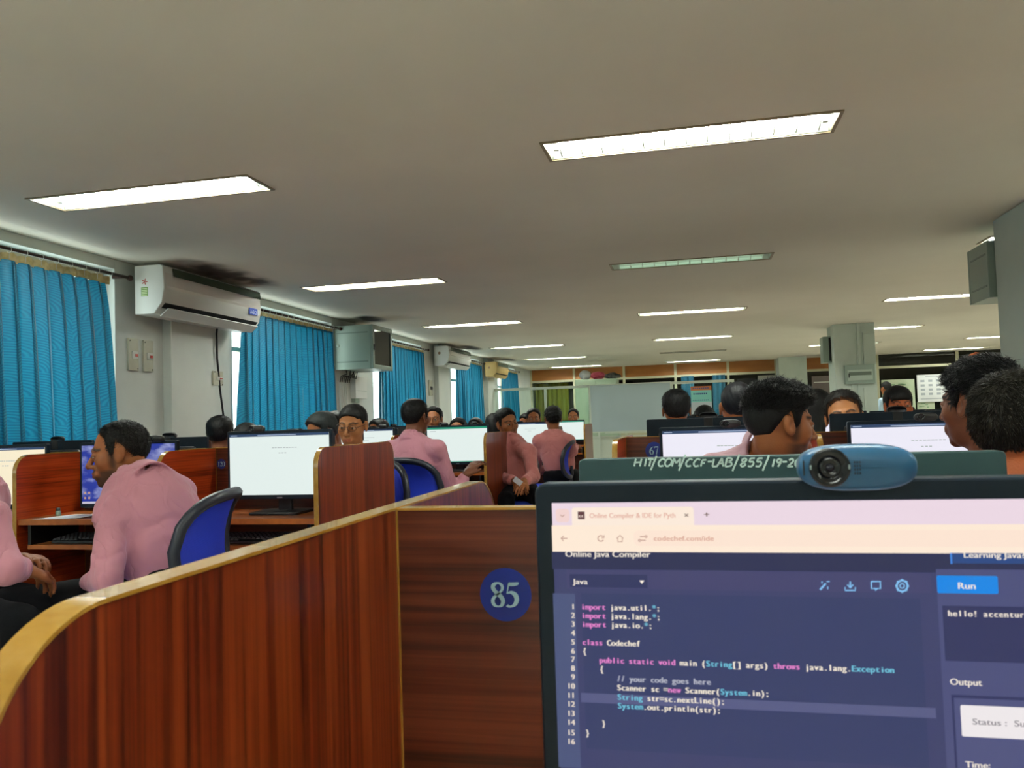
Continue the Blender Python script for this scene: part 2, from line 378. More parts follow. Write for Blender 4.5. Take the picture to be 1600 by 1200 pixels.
def head_field(P, fem=0.0, detail=True):
    x, y, z = P; ax = np.abs(x); Q = (ax, y, z)
    d = skull(P)
    d = smin(d, ell(Q, (0, .074, -.098), (.019, .014, .015)), .018)                  # chin
    d = smin(d, ell(Q, (.038, .052, -.022), (.026, .026, .026)), .02)               # cheek bones
    if detail:
        d = smin(d, cone(Q, (.010, .079, .022), (.040, .068, .024), .010-.003*fem, .008), .012)   # brow
        d = smax(d, -ell(Q, (EY, .096, .003), (.019, .019, .013)), .010)               # sockets
        d = smin(d, cone(P, (0, .082, .012), (0, .108, -.030), .0065, .0105), .009)    # nose
        d = smin(d, ell(Q, (.0125, .094, -.034), (.0075, .011, .0075)), .006)
        e = ell(Q, (EY, .0765, .003), (.0145, .0135, .0125)); slit = np.abs(z-.0020+(ax-EY)**2*14)-.0029
        e = np.maximum(e, -np.maximum(slit, .078-y)); d = smin(d, e, .004)             # lids around the slit
        d = smin(d, ell(P, (0, .082, -.064), (.028, .016, .020)), .014)
        d = smin(d, cone(Q, (0, .0965, -.0585), (.019, .086, -.0625), .0050, .003), .005)
        d = smin(d, cone(Q, (0, .0955, -.0695), (.016, .087, -.0665), .0062, .003), .005)
        d = smax(d, -cone(Q, (0, .1035, -.0640), (.022, .0915, -.0640), .0028, .002), .002)
    # ears
    er = ell((ax, (y+.006)*.94+(z)*.22, z), (.0775, -.004, -.004), (.0075, .0175, .0300))
    er = smax(er, -ell(Q, (.0850, -.001, -.002), (.0075, .0095, .0175)), .004)
    return smin(d, er, .006)
def hairline(P, front=.078, side=.020, nape=-.060, burn=-.012):
    th = np.arctan2(np.abs(P[0]), P[1]); 
    return np.interp(th, [0, .45, .80, 1.02, 1.22, 1.38, 1.60, 1.95, 2.4, PI], [front, front-.006, front-.022, .045, burn, burn, .030, -.002, nape+.01, nape])
def blocknoise(P, s, seed):
    r = np.random.RandomState(seed); o = 0
    for k in range(5):
        w = r.normal(size=3); w = w/np.linalg.norm(w)*s*(1+.35*k); o = o+np.sin(P[0]*w[0]+P[1]*w[1]+P[2]*w[2]+r.rand()*6.28)
    return o/5
def rotm(yaw, pitch=0.0, roll=0.0):
    """head axes (x right, y forward, z up) to world; yaw 0 looks along +y, positive turns left; pitch positive looks down"""
    return np.array((Matrix.Rotation(yaw, 3, 'Z') @ Matrix.Rotation(-pitch, 3, 'X') @ Matrix.Rotation(roll, 3, 'Y')))
def strands(V, Nn, pick, n, length, flow, seed, width=.0016, curl=.3, lift=.5):
    """tapered locks grown from points of the hair surface"""
    r = np.random.RandomState(seed); ids = r.choice(np.flatnonzero(pick), n); P = V[ids]; N_ = Nn[ids]
    fl = flow(P)+r.normal(size=P.shape)*curl; fl -= N_*(fl*N_).sum(1)[:, None]; fl /= np.linalg.norm(fl, axis=1)[:, None]+1e-9
    L = length*(0.6+0.8*r.rand(n))[:, None]; s = np.cross(N_, fl); w = width*(.7+.7*r.rand(n))[:, None]
    p0 = P-N_*.003; p1 = P+fl*L*.45+N_*L*lift*.55; p2 = P+fl*L*.95+N_*L*lift*.75+r.normal(size=P.shape)*L*.12
    up = N_*w*.8
    Vs = np.stack([p0-s*w, p0+s*w, p0+up, p1-s*w*.8, p1+s*w*.8, p1+up*.8, p2], 1).reshape(-1, 3)
    b = (np.arange(n)*7)[:, None]
    T = np.concatenate([b+np.array([q]) for q in ((0, 1, 4, 3), (1, 2, 5, 4), (2, 0, 3, 5), (3, 4, 6, 6), (4, 5, 6, 6), (5, 3, 6, 6))])
    return Vs, T
def vnormals(V, F):
    fn = np.cross(V[F[:, 2]]-V[F[:, 0]], V[F[:, 3]]-V[F[:, 1]]); n = np.zeros_like(V)
    for k in range(4): np.add.at(n, F[:, k], fn)
    return n/(np.linalg.norm(n, axis=1)[:, None]+1e-12)
def tomesh(name, V, F, m, parent, col):
    """quads, some of them collapsed to triangles"""
    F = np.asarray(F); tri = F[:, 2] == F[:, 3]
    fs = [tuple(q) for q in F[~tri]]+[tuple(q[:3]) for q in F[tri]]
    me = bpy.data.meshes.new(name); me.from_pydata(V.tolist(), [], fs)
    me.polygons.foreach_set('use_smooth', [True]*len(me.polygons))
    ca = me.color_attributes.new('tint', 'FLOAT_COLOR', 'POINT'); ca.data.foreach_set('color', np.concatenate([col, np.ones((len(col), 1))], 1).astype(np.float32).ravel())
    me.materials.append(m); o = bpy.data.objects.new(name, me); link(o, parent); return o
def hand(P, wrist, d, palmn, side, curl=.5):
    """palm with four fingers and a thumb; d along the hand, palmn out of the palm"""
    w = np.array(wrist, float); d = np.array(d, float); d /= np.linalg.norm(d); n = np.array(palmn, float); n -= d*n.dot(d); n /= np.linalg.norm(n)
    s = np.cross(d, n)*side
    k = w+d*.085; f = cone(P, w, w+d*.03, .026, .024)
    for i in range(4):
        o = (i-1.5)*.0195; b = w+d*.025+s*o*.8; kk = k+s*o-d*abs(i-1.2)*.004
        f = smin(f, cone(P, b, kk, .0145, .0105), .012)
        ln = (.040, .046, .043, .034)[i]; a = curl
        d1 = d*math.cos(a)+n*math.sin(a); p1 = kk+d1*ln; a2 = curl*2.2; d2 = d*math.cos(a2)+n*math.sin(a2); p2 = p1+d2*ln*.65
        a3 = curl*3.1; d3 = d*math.cos(a3)+n*math.sin(a3); p3 = p2+d3*ln*.45
        f = smin(f, np.minimum(np.minimum(cone(P, kk, p1, .0100, .0085), cone(P, p1, p2, .0085, .0078)), cone(P, p2, p3, .0078, .0066)), .004)
    t0 = w+d*.025-s*.022; t1 = t0+d*.030-s*.024+n*.010; t2 = t1+d*.030-s*.006+n*.010
    return smin(f, smin(cone(P, t0, t1, .0145, .0110), cone(P, t1, t2, .0105, .0080), .004), .010)
def chunk(parts_fn, pts, pad, h):
    a = np.array(pts); X, Y, Z, o = grid(a.min(0)-pad, a.max(0)+pad, h); return nets(parts_fn((X, Y, Z)), o, h)
SK = {'mid': (142, 84, 46), 'dark': (104, 58, 34), 'light': (164, 106, 62), 'red': (156, 78, 38)}
def person(label, head, hyaw, hpitch=0.0, hroll=0.0, tyaw=None, lean=(0, 0), skin='mid', hair='short', haircol=(9, 8, 8), beard=0.0,
           shirt=(186, 118, 132), res=.006, hres=.0055, arms=None, sh=None, sc=1.0, legs='sit', fem=0.0, specs=False, lanyard=False,
           group=None, pelvis=None, hands=True, nstr=0, seed=1, trousers=True, sleeve=1.0, kneedir=None, torso_r=1.0, front=.078, wr=.0035):
    """head: centre of the skull; hyaw/tyaw: where face and chest look (0 = +y, pi = towards the camera side)"""
    H = np.array(head, float); R = rotm(hyaw, hpitch, hroll); ty = hyaw if tyaw is None else tyaw
    T = rotm(ty); fwd = T[:, 1]; rt = T[:, 0]; up = np.array([0, 0, 1.])
    leanv = np.array([lean[0], lean[1], 0.])
    hb = H+R@np.array([0, -.022, -.075])*sc                     # base of the skull
    Nk = hb+(-up*.085-leanv*.12-fwd*.012)*sc if sh is None else (np.array(sh[0])+np.array(sh[1]))/2+up*.078*sc
    if sh is None:
        SL = Nk-rt*.155*sc-up*.078*sc; SR = Nk+rt*.155*sc-up*.078*sc
    else: SL, SR = np.array(sh[0], float), np.array(sh[1], float)
    tor = Nk-up*.27*sc-leanv*.30*sc; pel = (Nk-up*.50*sc-leanv*.62*sc) if pelvis is None else np.array(pelvis, float)
    if pelvis is not None: tor = (Nk+pel)/2
    if arms is None:
        ar = []
        for s_, A in ((-1, SL), (1, SR)):
            e = A-up*.27*sc+rt*s_*.03*sc+fwd*.05*sc; w_ = e+fwd*.22*sc-rt*s_*.07*sc+up*.02; ar.append((e, w_))
        arms = ar
    root = empty('person', (pel[0], pel[1], 0)); tag(root, label, 'person', group); O = np.array([pel[0], pel[1], 0])
    skc = np.array(lin(SK[skin])); hc = np.array(lin(haircol))
    # --- skin: head and neck fine, arms with hands, a core inside the shirt; one mesh
    nk_l = R.T@(Nk-H)/sc; ch_l = R.T@(tor-H)/sc
    def fh(P): return smin(head_field(P, fem), cone(P, (0, -.022, -.055), nk_l, .050-.008*fem, .056-.008*fem), .022)
    lo = np.minimum([-.095, -.115, -.125], nk_l-.03); hi = np.maximum([.095, .125, .125], nk_l+.03)
    X, Y, Z, o = grid(lo, hi, hres); P = (X, Y, Z); V, F = nets(fh(P), o, hres)
    x, y, z = V.T; ax = np.abs(x); col = np.tile(skc, (len(V), 1))
    def blend(mask, c): 
        nonlocal col
        col = col*(1-mask[:, None])+np.array(c)[None]*mask[:, None]
    blend(.35*np.clip(blocknoise((x, y, z), 70, seed), 0, 1), skc*.72)
    lip = sstep(.0095, .006, np.abs(z+.0645))*sstep(.024, .017, ax)*(y > .082); blend(.6*lip, lin((128, 58, 52)) if not fem else lin((142, 62, 58)))
    brow = sstep(.0055, .0030, np.abs(z-.0235-.006*sstep(.01, .032, ax)+.006*sstep(.034, .05, ax)))*sstep(.008, .012, ax)*sstep(.056, .050, ax)*(y > .045); blend(.88*brow, hc*1.4)
    blend(.35*sstep(.016, .009, np.abs(z-.001))*sstep(.02, .012, np.abs(ax-EY))*(y > .05), skc*.45)      # darker lids
    if beard:
        bm = sstep(-.046, -.060, z+.35*np.maximum(.03-y, 0)*0)*sstep(-.02, .03, y)*sstep(.03, .042, ax+.05*(z < -.085))
        jaw = sstep(-.055, -.08, z)*sstep(-.01, .03, y); burn = sstep(.052, .060, ax)*sstep(.0, .02, y)*sstep(.042, .02, y)*sstep(.02, -.0, z)
        mus = sstep(.007, .004, np.abs(z+.050))*sstep(.026, .020, ax)*(y > .08)
        blend(np.clip(beard*np.maximum.reduce([.85*jaw, bm*.8, burn*.8, .95*mus])*(1-lip), 0, .92), hc*1.6)
    if hair == 'buzz': pass
    Vw = (V*sc)@R.T+H-O; VV = [Vw]; FF = [F]; CC = [col]; nv = len(Vw)
    def push(V_, F_):
        nonlocal nv
        VV.append(V_-O); FF.append(F_+nv); CC.append(np.tile(skc, (len(V_), 1))); nv += len(V_)
    if hands:
        for k, ((e, w_), A, s_) in enumerate(zip(arms, (SL, SR), (-1, 1))):
            e = np.array(e, float); w_ = np.array(w_, float); dd = w_-e; dd = dd/np.linalg.norm(dd)
            hd = dd*.9+fwd*.15-up*.1; pn = -up*.9-rt*s_*.3
            hf = lambda P: smin(smin(cone(P, np.array(A), e, .035*sc, .032*sc), cone(P, e, w_, .034*sc, .024*sc), .03), hand(P, w_, hd, pn, s_, .42), .012)
            hh = .0045 if res <= .0065 else .007
            push(*chunk(hf, [A, e, w_, w_+hd*.17], .06, hh))
    push(*chunk(lambda P: smin(cone(P, Nk-up*.05, tor, .075*sc, .085*sc), cone(P, SL, SR, .03*sc, .03*sc), .05), [Nk, tor, SL, SR], .10, .02))
    tomesh('body', np.concatenate(VV), np.concatenate(FF), M_skin, root, np.concatenate(CC))
    # --- eyes
    for s_ in (-1, 1):
        for nm, rr, c_, m_ in (('eye', .0118, (s_*EY, .0765, .003), M_teethw), ('iris', .0068, (s_*EY, .0832, .0022), M_iris)):
            mb = MB(); n_ = 10
            mb.lathe([(rr*math.sin(PI*(i+.02)/(n_*.994+.04))*1.0, -rr*math.cos(PI*(i+.02)/(n_+.04))) for i in range(n_+1)], c=(0, 0, 0), n=14)
            vv = (np.array(mb.v)+np.array(c_))*sc@R.T+H-O
            ob = raw(nm, vv.tolist(), mb.f, m_, root if nm == 'eye' else last, True); last = ob
    # --- hair
    if hair:
        short = hair in ('short', 'buzz', 'spiky', 'wavy', 'brush', 'fringe', 'side')
        t0 = {'short': .016, 'buzz': .006, 'spiky': .016, 'wavy': .019, 'brush': .016, 'fringe': .020, 'side': .020, 'tied': .010, 'bun': .011, 'long': .016, 'pony': .010}[hair]
        def hf(P):
            zl = hairline(P, front - (.040 if hair == 'fringe' else 0.), nape=-.058 if short else -.075, burn=-.020 if short else .012)
            k = sstep(-.004, .030 if hair not in ('tied', 'bun', 'pony', 'long') else .008, P[2]-zl)
            top = sstep(.02, .10, P[2]); t = -.006+k*(t0*(.45+.55*top)+.006)
            if hair in ('spiky',): t = t+k*top*(.006*blocknoise(P, 130, seed)+.010*sstep(0, .08, P[1]))
            elif hair in ('wavy',): t = t+k*(.006*blocknoise(P, 110, seed))
            else: t = t+k*.0022*blocknoise(P, 150, seed)
            # clear of the ears and face
            d = skull(P)-t
            if hair == 'fringe': d = smin(d, cone(P, (-.045, .070, .052), (.05, .074, .050), .014, .012), .014)
            if hair in ('bun',): d = smin(d, ell(P, (.01, -.085, .085), (.042, .040, .034)), .012)
            if hair in ('tied', 'pony'): d = smin(d, cone(P, (0, -.098, .0), (0, -.118, -.10), .026, .018), .02)
            if hair == 'long':
                d = smin(d, cone(P, (0, -.06, .0), (0, -.085, -.20), .072, .058), .03)
            return d
        h2 = hres*1.05; low = -.24 if hair == 'long' else -.14
        X, Y, Z, o = grid((-.115, -.16, low), (.115, .125, .155), h2); P = (X, Y, Z); V, F = nets(hf(P), o, h2)
        nn = vnormals(V, F); c = np.tile(hc, (len(V), 1))*(1+.25*blocknoise(V.T, 200, seed+3))[:, None]
        if hair == 'buzz' or hair == 'brush':
            e = sstep(.030, -.002, V[:, 2]-hairline(V.T, front, nape=-.058, burn=-.020))[:, None]; c = c*(1-.55*e)+skc*.55*e
        if nstr:
            flow = {'spiky': lambda P: np.stack([P[:, 0]*3, .7+0*P[:, 0], .25+P[:, 2]*2], 1), 'wavy': lambda P: np.stack([P[:, 0]*4, .5-P[:, 1]*3, -.2+0*P[:, 0]], 1),
                    'brush': lambda P: np.stack([P[:, 0]*5-.2, .25-P[:, 1]*2, -.75+0*P[:, 0]], 1)}.get(hair, lambda P: np.stack([P[:, 0]*4, .3-P[:, 1]*2, -.5+0*P[:, 0]], 1))
            zl = hairline(V.T, front, nape=-.058, burn=-.020); pick = (V[:, 2] > zl+.012)
            if hair == 'spiky': pick &= V[:, 2] > .035
            Ls = {'spiky': .021, 'wavy': .022, 'brush': .020}.get(hair, .014)
            Vs, Fs = strands(V, nn, pick, nstr, Ls, flow, seed, width=.0012, curl=.16 if hair == 'brush' else .38, lift={'spiky': .5, 'brush': .12}.get(hair, .16))
            g = np.repeat(.6+1.2*np.random.RandomState(seed).rand(nstr)**2, 7)[:, None]
            c = np.concatenate([c, hc[None]*g]); F = np.concatenate([F, Fs+len(V)]); V = np.concatenate([V, Vs])
        tomesh('hair', (V*sc)@R.T+H-O, F, M_hair, root, c)
    # --- shirt
    def cloth(P, grow=0.0):
        L = tuple((P[0]-Nk[0])*rt[i]*0 for i in range(0)) 
        def loc(c): return [(P[0]-c[0])*rt[0]+(P[1]-c[1])*rt[1], (P[0]-c[0])*fwd[0]+(P[1]-c[1])*fwd[1], P[2]-c[2]]
        axis = (Nk-pel); axis = axis/np.linalg.norm(axis)
        # chest and belly follow the leaning spine
        def slab(c, r):
            q = loc(c); t = q[2]; q0 = q[0]-t*axis.dot(rt)/max(axis[2], .3); q1 = q[1]-t*axis.dot(fwd)/max(axis[2], .3); return ell((q0, q1, t), (0, 0, 0), r)
        tr = torso_r
        d = slab(Nk*.62+pel*.38, (.165*sc*tr, .115*sc*tr, .21*sc)); d = smin(d, slab(Nk*.25+pel*.75, (.150*sc*tr, .118*sc*tr, .19*sc)), .06)
        d = smin(d, cone(P, SL, SR, .052*sc, .052*sc), .04)
        d = smin(d, cone(P, Nk-up*.015, SL, .050*sc, .044*sc), .03); d = smin(d, cone(P, Nk-up*.015, SR, .050*sc, .044*sc), .03)
        d = smin(d, cone(P, Nk-up*.03*sc, tor, .072*sc, .10*sc), .04)
        for (e, w_), A in zip(arms, (SL, SR)):
            e = np.array(e, float); w_ = np.array(w_, float); cu = e+(w_-e)*.82*sleeve
            d = smin(d, cone(P, A, e, .055*sc, .047*sc), .03); d = smin(d, cone(P, e, cu, .049*sc, .036*sc), .02)
            d = np.minimum(d, cone(P, cu-(w_-e)*.10, cu, .0385*sc, .0395*sc))
        # folds: long waves pulled towards shoulders and elbows
        u = (P[0]+.6*P[1])*38+P[2]*30; w2 = blocknoise(P, 11, seed+1)*3.2
        d = d + wr*.9*np.sin(u*.6+w2*1.6)*np.cos(P[2]*14+w2) + wr*1.5*(np.abs(blocknoise(P, 26, seed))-.3) + wr*.75*sstep(.07, .0, np.abs(blocknoise((P[0], P[1], P[2]*.55), 17, seed+9)))
        nb = cone(P, hb, Nk+(Nk-hb)*-.12, .066*sc, .066*sc); d = smax(d, -nb, .010)          # neck opening
        rr = cone(P, Nk+(hb-Nk)*-.45, Nk+(hb-Nk)*.38, .076*sc, .065*sc)                              # standing collar
        hgt = ((P[0]-Nk[0])*(hb-Nk)[0]+(P[1]-Nk[1])*(hb-Nk)[1]+(P[2]-Nk[2])*(hb-Nk)[2])/np.linalg.norm(hb-Nk)
        col_ = np.maximum(np.abs(rr)-.0045, np.maximum(hgt-.028*sc, -hgt-.05)); d = smin(d, col_, .006)
        return smax(d, (pel[2]-.06*sc)-P[2], .02)
    pts = [Nk, pel, SL, SR]+[q for e in arms for q in e]
    V, F = chunk(cloth, pts, .17, res)
    sc_ = np.array(lin(shirt)); cc = np.tile(sc_, (len(V), 1))*(1+.05*blocknoise(V.T, 30, seed))[:, None]
    tomesh('shirt', V-O, F, M_shirt, root, cc)
    # --- trousers and shoes
    kd = fwd if kneedir is None else np.array(kneedir, float)
    if legs == 'sit':
        pz = max(pel[2], .56); L_ = []
        for s_ in (-1, 1):
            hp = np.array([pel[0], pel[1], pz-.02])+rt*s_*.085; kn = hp+kd*.40+rt*s_*.05-up*.02; an = kn-up*(kn[2]-.10)+kd*.02; L_.append((hp, kn, an, s_))
        def ft(P):
            d = ell([P[0]-pel[0], P[1]-pel[1], P[2]-pz], (0, 0, 0), (.16, .14, .12))
            for hp, kn, an, s_ in L_: d = smin(d, smin(cone(P, hp, kn, .085, .062), cone(P, kn, an, .060, .045), .03), .04)
            return d
        allp = [pel]+[q for l in L_ for q in l[:3]]
    else:
        L_ = []
        for s_ in (-1, 1):
            hp = pel+rt*s_*.085; kn = hp-up*(pel[2]-.5); an = kn-up*.40; L_.append((hp, kn, an, s_))
        def ft(P):
            d = ell([P[0]-pel[0], P[1]-pel[1], P[2]-pel[2]], (0, 0, 0), (.17, .12, .13))
            for hp, kn, an, s_ in L_: d = smin(d, smin(cone(P, hp, kn, .085, .062), cone(P, kn, an, .060, .05), .03), .04)
            return d
        allp = [pel]+[q for l in L_ for q in l[:3]]
    V, F = chunk(ft, allp, .17, .014 if res <= .0065 else .022); np_mesh('trousers', V-O, F, M_trouser, root)
    for hp, kn, an, s_ in L_:
        V, F = chunk(lambda P: smax(cone(P, (an[0], an[1], .055), (an[0]+kd[0]*.16, an[1]+kd[1]*.16, .04), .048, .036), .004-P[2], .006), [an, (an[0]+kd[0]*.16, an[1]+kd[1]*.16, .03)], .07, .015)
        V = V-O; V[:, 2] = np.maximum(V[:, 2], .002); np_mesh('shoe', V, F, M_rubber, root)
    def hl(p): return tuple(R@(np.array(p)*sc)+H-O)
    if specs:
        mb = MB()
        for s_ in (-1, 1):
            n_ = 18; mb.tube([hl((s_*.031+.024*math.cos(2*PI*k/n_), .098-.25*abs(.024*math.cos(2*PI*k/n_)+.001)*(1 if s_*math.cos(2*PI*k/n_) > 0 else 0), .002+.0165*math.sin(2*PI*k/n_)*1.0)) for k in range(n_+1)], .0013, 5)
            mb.tube([hl((s_*.055, .090, .006)), hl((s_*.074, .05, .010)), hl((s_*.080, .0, .010)), hl((s_*.078, -.02, -.002))], .0014, 5)
        mb.tube([hl((-.009, .098, .006)), hl((0, .101, .009)), hl((.009, .098, .006))], .0014, 5)
        mb.build('glasses', mat('spectacle_frame', (40, 34, 30), 0.3, metal=.6), root, True)
    if lanyard:
        mb = MB(); n_ = 20; ax_ = (hb-Nk)/np.linalg.norm(hb-Nk); 
        mb.tube([tuple(Nk+ax_*.004+(rt*math.cos(2*PI*k/n_)+(fwd*math.sin(2*PI*k/n_)*1.0))*.080*sc-fwd*0+up*.008*(-math.sin(2*PI*k/n_))-O) for k in range(n_+1)], .0055, 5)
        for s_ in (-1, 1): mb.tube([tuple(Nk+fwd*.075*sc+rt*s_*.03*sc-O), tuple(tor+fwd*.15*sc-O)], .004, 4)
        mb.build('lanyard', mat('blue_lanyard', (28, 40, 110), 0.6), root, True)
    root['hl_done'] = 1; del root['hl_done']
    return root, hl
# ------------------------------------------------------------------ the room
CEIL = 2.33; XW = -3.97; YF = 19.8; XR = 9.5; YB = -4.2
LX = [(-3.323, -2.08), (-.608, .633), (2.165, 3.42), (4.88, 6.12), (7.6, 8.84)]
LY = [-2.6, .44, 3.50, 6.49, 9.71, 13.14, 16.0, 18.84]; LW = .238; LY = [v+LW for v in LY]
def ceiling_mat():
    m = noisy('painted_ceiling', (224, 219, 204), (216, 211, 196), (.8, .8, .8), rough=0.75)
    nt = m.node_tree; N = nt.nodes; L = nt.links; b = N['Principled BSDF']; src = b.inputs['Base Color'].links[0].from_socket
    tc = N.new('ShaderNodeTexCoord'); acc = None
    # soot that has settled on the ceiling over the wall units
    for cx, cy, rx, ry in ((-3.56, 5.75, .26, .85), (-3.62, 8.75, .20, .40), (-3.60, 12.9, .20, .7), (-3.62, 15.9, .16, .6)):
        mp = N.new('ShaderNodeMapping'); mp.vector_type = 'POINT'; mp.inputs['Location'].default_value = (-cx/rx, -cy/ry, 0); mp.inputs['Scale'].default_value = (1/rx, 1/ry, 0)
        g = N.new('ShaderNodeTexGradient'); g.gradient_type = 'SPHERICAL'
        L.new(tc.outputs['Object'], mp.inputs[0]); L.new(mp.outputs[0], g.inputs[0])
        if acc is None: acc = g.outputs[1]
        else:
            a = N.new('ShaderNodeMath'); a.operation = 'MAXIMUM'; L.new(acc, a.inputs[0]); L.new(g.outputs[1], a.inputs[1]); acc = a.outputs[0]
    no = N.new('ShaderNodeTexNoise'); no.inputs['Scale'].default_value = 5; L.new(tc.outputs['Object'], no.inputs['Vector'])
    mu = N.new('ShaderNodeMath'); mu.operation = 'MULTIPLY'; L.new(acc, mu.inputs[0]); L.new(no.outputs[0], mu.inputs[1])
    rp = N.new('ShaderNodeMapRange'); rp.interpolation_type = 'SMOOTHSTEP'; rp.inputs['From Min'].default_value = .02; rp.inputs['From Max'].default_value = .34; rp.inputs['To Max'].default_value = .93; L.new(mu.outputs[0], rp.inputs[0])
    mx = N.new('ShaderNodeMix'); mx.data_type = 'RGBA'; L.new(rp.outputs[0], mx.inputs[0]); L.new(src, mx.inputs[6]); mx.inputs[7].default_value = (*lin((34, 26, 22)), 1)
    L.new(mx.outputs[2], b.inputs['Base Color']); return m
M_ceil = ceiling_mat()
xs = sorted([XW-.3, XR+.1]+[v for a in LX for v in a]); ys = sorted([YB-.1, YF+1.6]+[v for y in LY for v in (y-LW, y)])
vid = {}; V = []; F = []
def vi(i, j):
    if (i, j) not in vid: vid[(i, j)] = len(V); V.append((xs[i], ys[j], CEIL))
    return vid[(i, j)]
for i in range(len(xs)-1):
    for j in range(len(ys)-1):
        if i % 2 == 1 and j % 2 == 1: continue
        F.append((vi(i, j), vi(i, j+1), vi(i+1, j+1), vi(i+1, j)))
o = raw('ceiling', V, F, M_ceil); tag(o, kind='structure')
tag(MB().box(XW-.3, XR+.2, YB-.2, YF+1.6, CEIL+.10, CEIL+.2).build('trim_6', M_floor if False else M_ceil), kind='structure')
M_floor = noisy('vitrified_floor', (206, 198, 184), (214, 206, 192), (2, 2, 2), rough=0.25)
o = MB().box(XW-.3, XR+.1, YB-.1, YF+1.6, -.1, 0).build('floor', M_floor); tag(o, kind='structure')
# left wall, bay by bay, with openings
WIN = [(-3.1, -1.1), (.0, 1.7), (2.95, 4.93), (6.41, 8.44), (9.62, 11.53), (13.0, 14.88), (16.33, 18.0)]
SILL, HEAD = .85, 2.262
mb = MB(); y0 = YB
for a, b in WIN:
    mb.box(XW-.23, XW, y0, a, 0, CEIL); mb.box(XW-.23, XW, a, b, 0, SILL); mb.box(XW-.23, XW, a, b, HEAD, CEIL); y0 = b
mb.box(XW-.23, XW, y0, YF+1.5, 0, CEIL)
for a, b in ((5.45, 6.02), (12.10, 12.62), (15.2, 15.75)): mb.box(XW, XW+.075, a, b, 0, CEIL)    # columns standing proud of the wall
o = mb.build('wall_left', M_wall, bevel=.004); tag(o, kind='structure')
tag(MB().box(XR, XR+.2, YB, YF+1.5, 0, CEIL).build('wall_right', M_wall), kind='structure')
tag(MB().box(XW, XR, YB-.2, YB, 0, CEIL).build('wall_back', M_wall), kind='structure')
tag(MB().box(XW, XR, YF+1.4, YF+1.5, 0, CEIL).build('wall_front', mat('back_room_wall', (120, 122, 110), .8)), kind='structure')
M_frame = noisy('cream_window_frame', (188, 178, 150), (200, 192, 166), (8, 8, 8), rough=.5)
for n, (a, b) in enumerate(WIN):
    e = empty('window_%d' % (n+1), (XW-.12, (a+b)/2, SILL)); tag(e, kind='structure'); w = (b-a)/2; hh = HEAD-SILL
    mb = MB()
    for q in ((-w, -w+.05), (w-.05, w), (-.03, .03)): mb.box(-.03, .03, q[0], q[1], 0, hh)
    for q in ((0, .05), (hh-.05, hh), (hh*.68, hh*.68+.04)): mb.box(-.028, .028, -w, w, q[0], q[1])
    mb.build('window_frame', M_frame, e, bevel=.003)
    for s in (-1, 1):
        for z0, z1 in ((.05, hh*.68), (hh*.68+.04, hh-.05)):
            MB().box(-.003, .003, min(s*.03, s*(w-.05)), max(s*.03, s*(w-.05)), z0, z1).build('pane', M_glass, e)
# two free-standing columns
M_col = noisy('grey_painted_column', (192, 206, 196), (202, 214, 204), (2, 2, 2), rough=.6)
def column(n, x0, x1, y0, y1):
    o = MB().box(x0, x1, y0, y1, 0, CEIL).build('trim_%d' % n, M_col, bevel=.006); tag(o, kind='structure'); return o
column(1, 2.00, 2.62, 5.34, 5.94)
tag(MB().box(1.985, 2.64, 5.32, 5.955, 0, 1.305).build('trim_2', M_col, bevel=.004), kind='structure')
column(3, 1.99, 2.545, 12.3, 12.85)
column(4, 1.90, 2.50, 19.1, 19.75)
# ------------------------------------------------------------------ ceiling lights
M_tube = mat('lit_tube', (238, 250, 240), .5, emit=TUBE, emit_rgb=(248, 253, 246))
M_tube_off = mat('unlit_tube', (200, 214, 206), .4)
M_refl = mat('light_reflector', (222, 226, 216), .35, metal=.15)
M_trimring = mat('light_trim', (150, 136, 108), .4, metal=.3)
def make_light(lit):
    e = empty('ceiling_light'); L_, W_ = LX[0][1]-LX[0][0], LW
    mb = MB(); h = .085                                          # open tray, seen from below
    mb.quad((0, -W_, 0), (0, -W_+.035, h), (L_, -W_+.035, h), (L_, -W_, 0)); mb.quad((0, 0, 0), (L_, 0, 0), (L_, -.035, h), (0, -.035, h))
    mb.quad((0, -W_+.035, h), (0, -.035, h), (L_, -.035, h), (L_, -W_+.035, h)); mb.add([(0, -W_, 0), (0, 0, 0), (0, -.035, h), (0, -W_+.035, h)], [(0, 1, 2, 3)]); mb.add([(L_, -W_, 0), (L_, 0, 0), (L_, -.035, h), (L_, -W_+.035, h)], [(3, 2, 1, 0)])
    mb.build('reflector_tray', M_refl, e)
    mb = MB(); t = .016
    mb.box(-t, L_+t, -t*0, t, -.006, .004).box(-t, L_+t, -W_-t, -W_, -.006, .004).box(-t, 0, -W_, 0, -.006, .004).box(L_, L_+t, -W_, 0, -.006, .004).build('frame', M_trimring, e)
    for y in (-.065, -W_+.065):
        tb = MB().tube([(.04, y, .045), (L_-.04, y, .045)], .013, 8).build('tube', M_tube if lit else M_tube_off, e, True)
        for x in (.018, L_-.042): MB().box(x, x+.024, y-.014, y+.014, .02, .075).build('tube_holder', M_white, tb)
    n = 13
    bl = None
    for k in range(n):
        x = .05+(L_-.10)*k/(n-1)
        if bl is None:
            bl = MB().add([(-.004, -W_+.01, .002), (.004, -W_+.01, .002), (.0015, -W_/2, .03), (-.0015, -W_/2, .03), (-.004, -.01, .002), (.004, -.01, .002),
                           (-.002, -W_+.01, .03), (-.002, -.01, .03)], [(0, 1, 2, 3), (3, 2, 5, 4), (0, 3, 6), (3, 4, 7)]).build('louvre_blade', M_refl, e); bl.location = (x, 0, 0)
        else: c = bl.copy(); COL.objects.link(c); c.parent = e; c.location = (x, 0, 0)
    for y in (-W_+.004, -.008): MB().box(.01, L_-.01, y, y+.004, .0, .03).build('louvre_rail', M_refl, e)
    return e
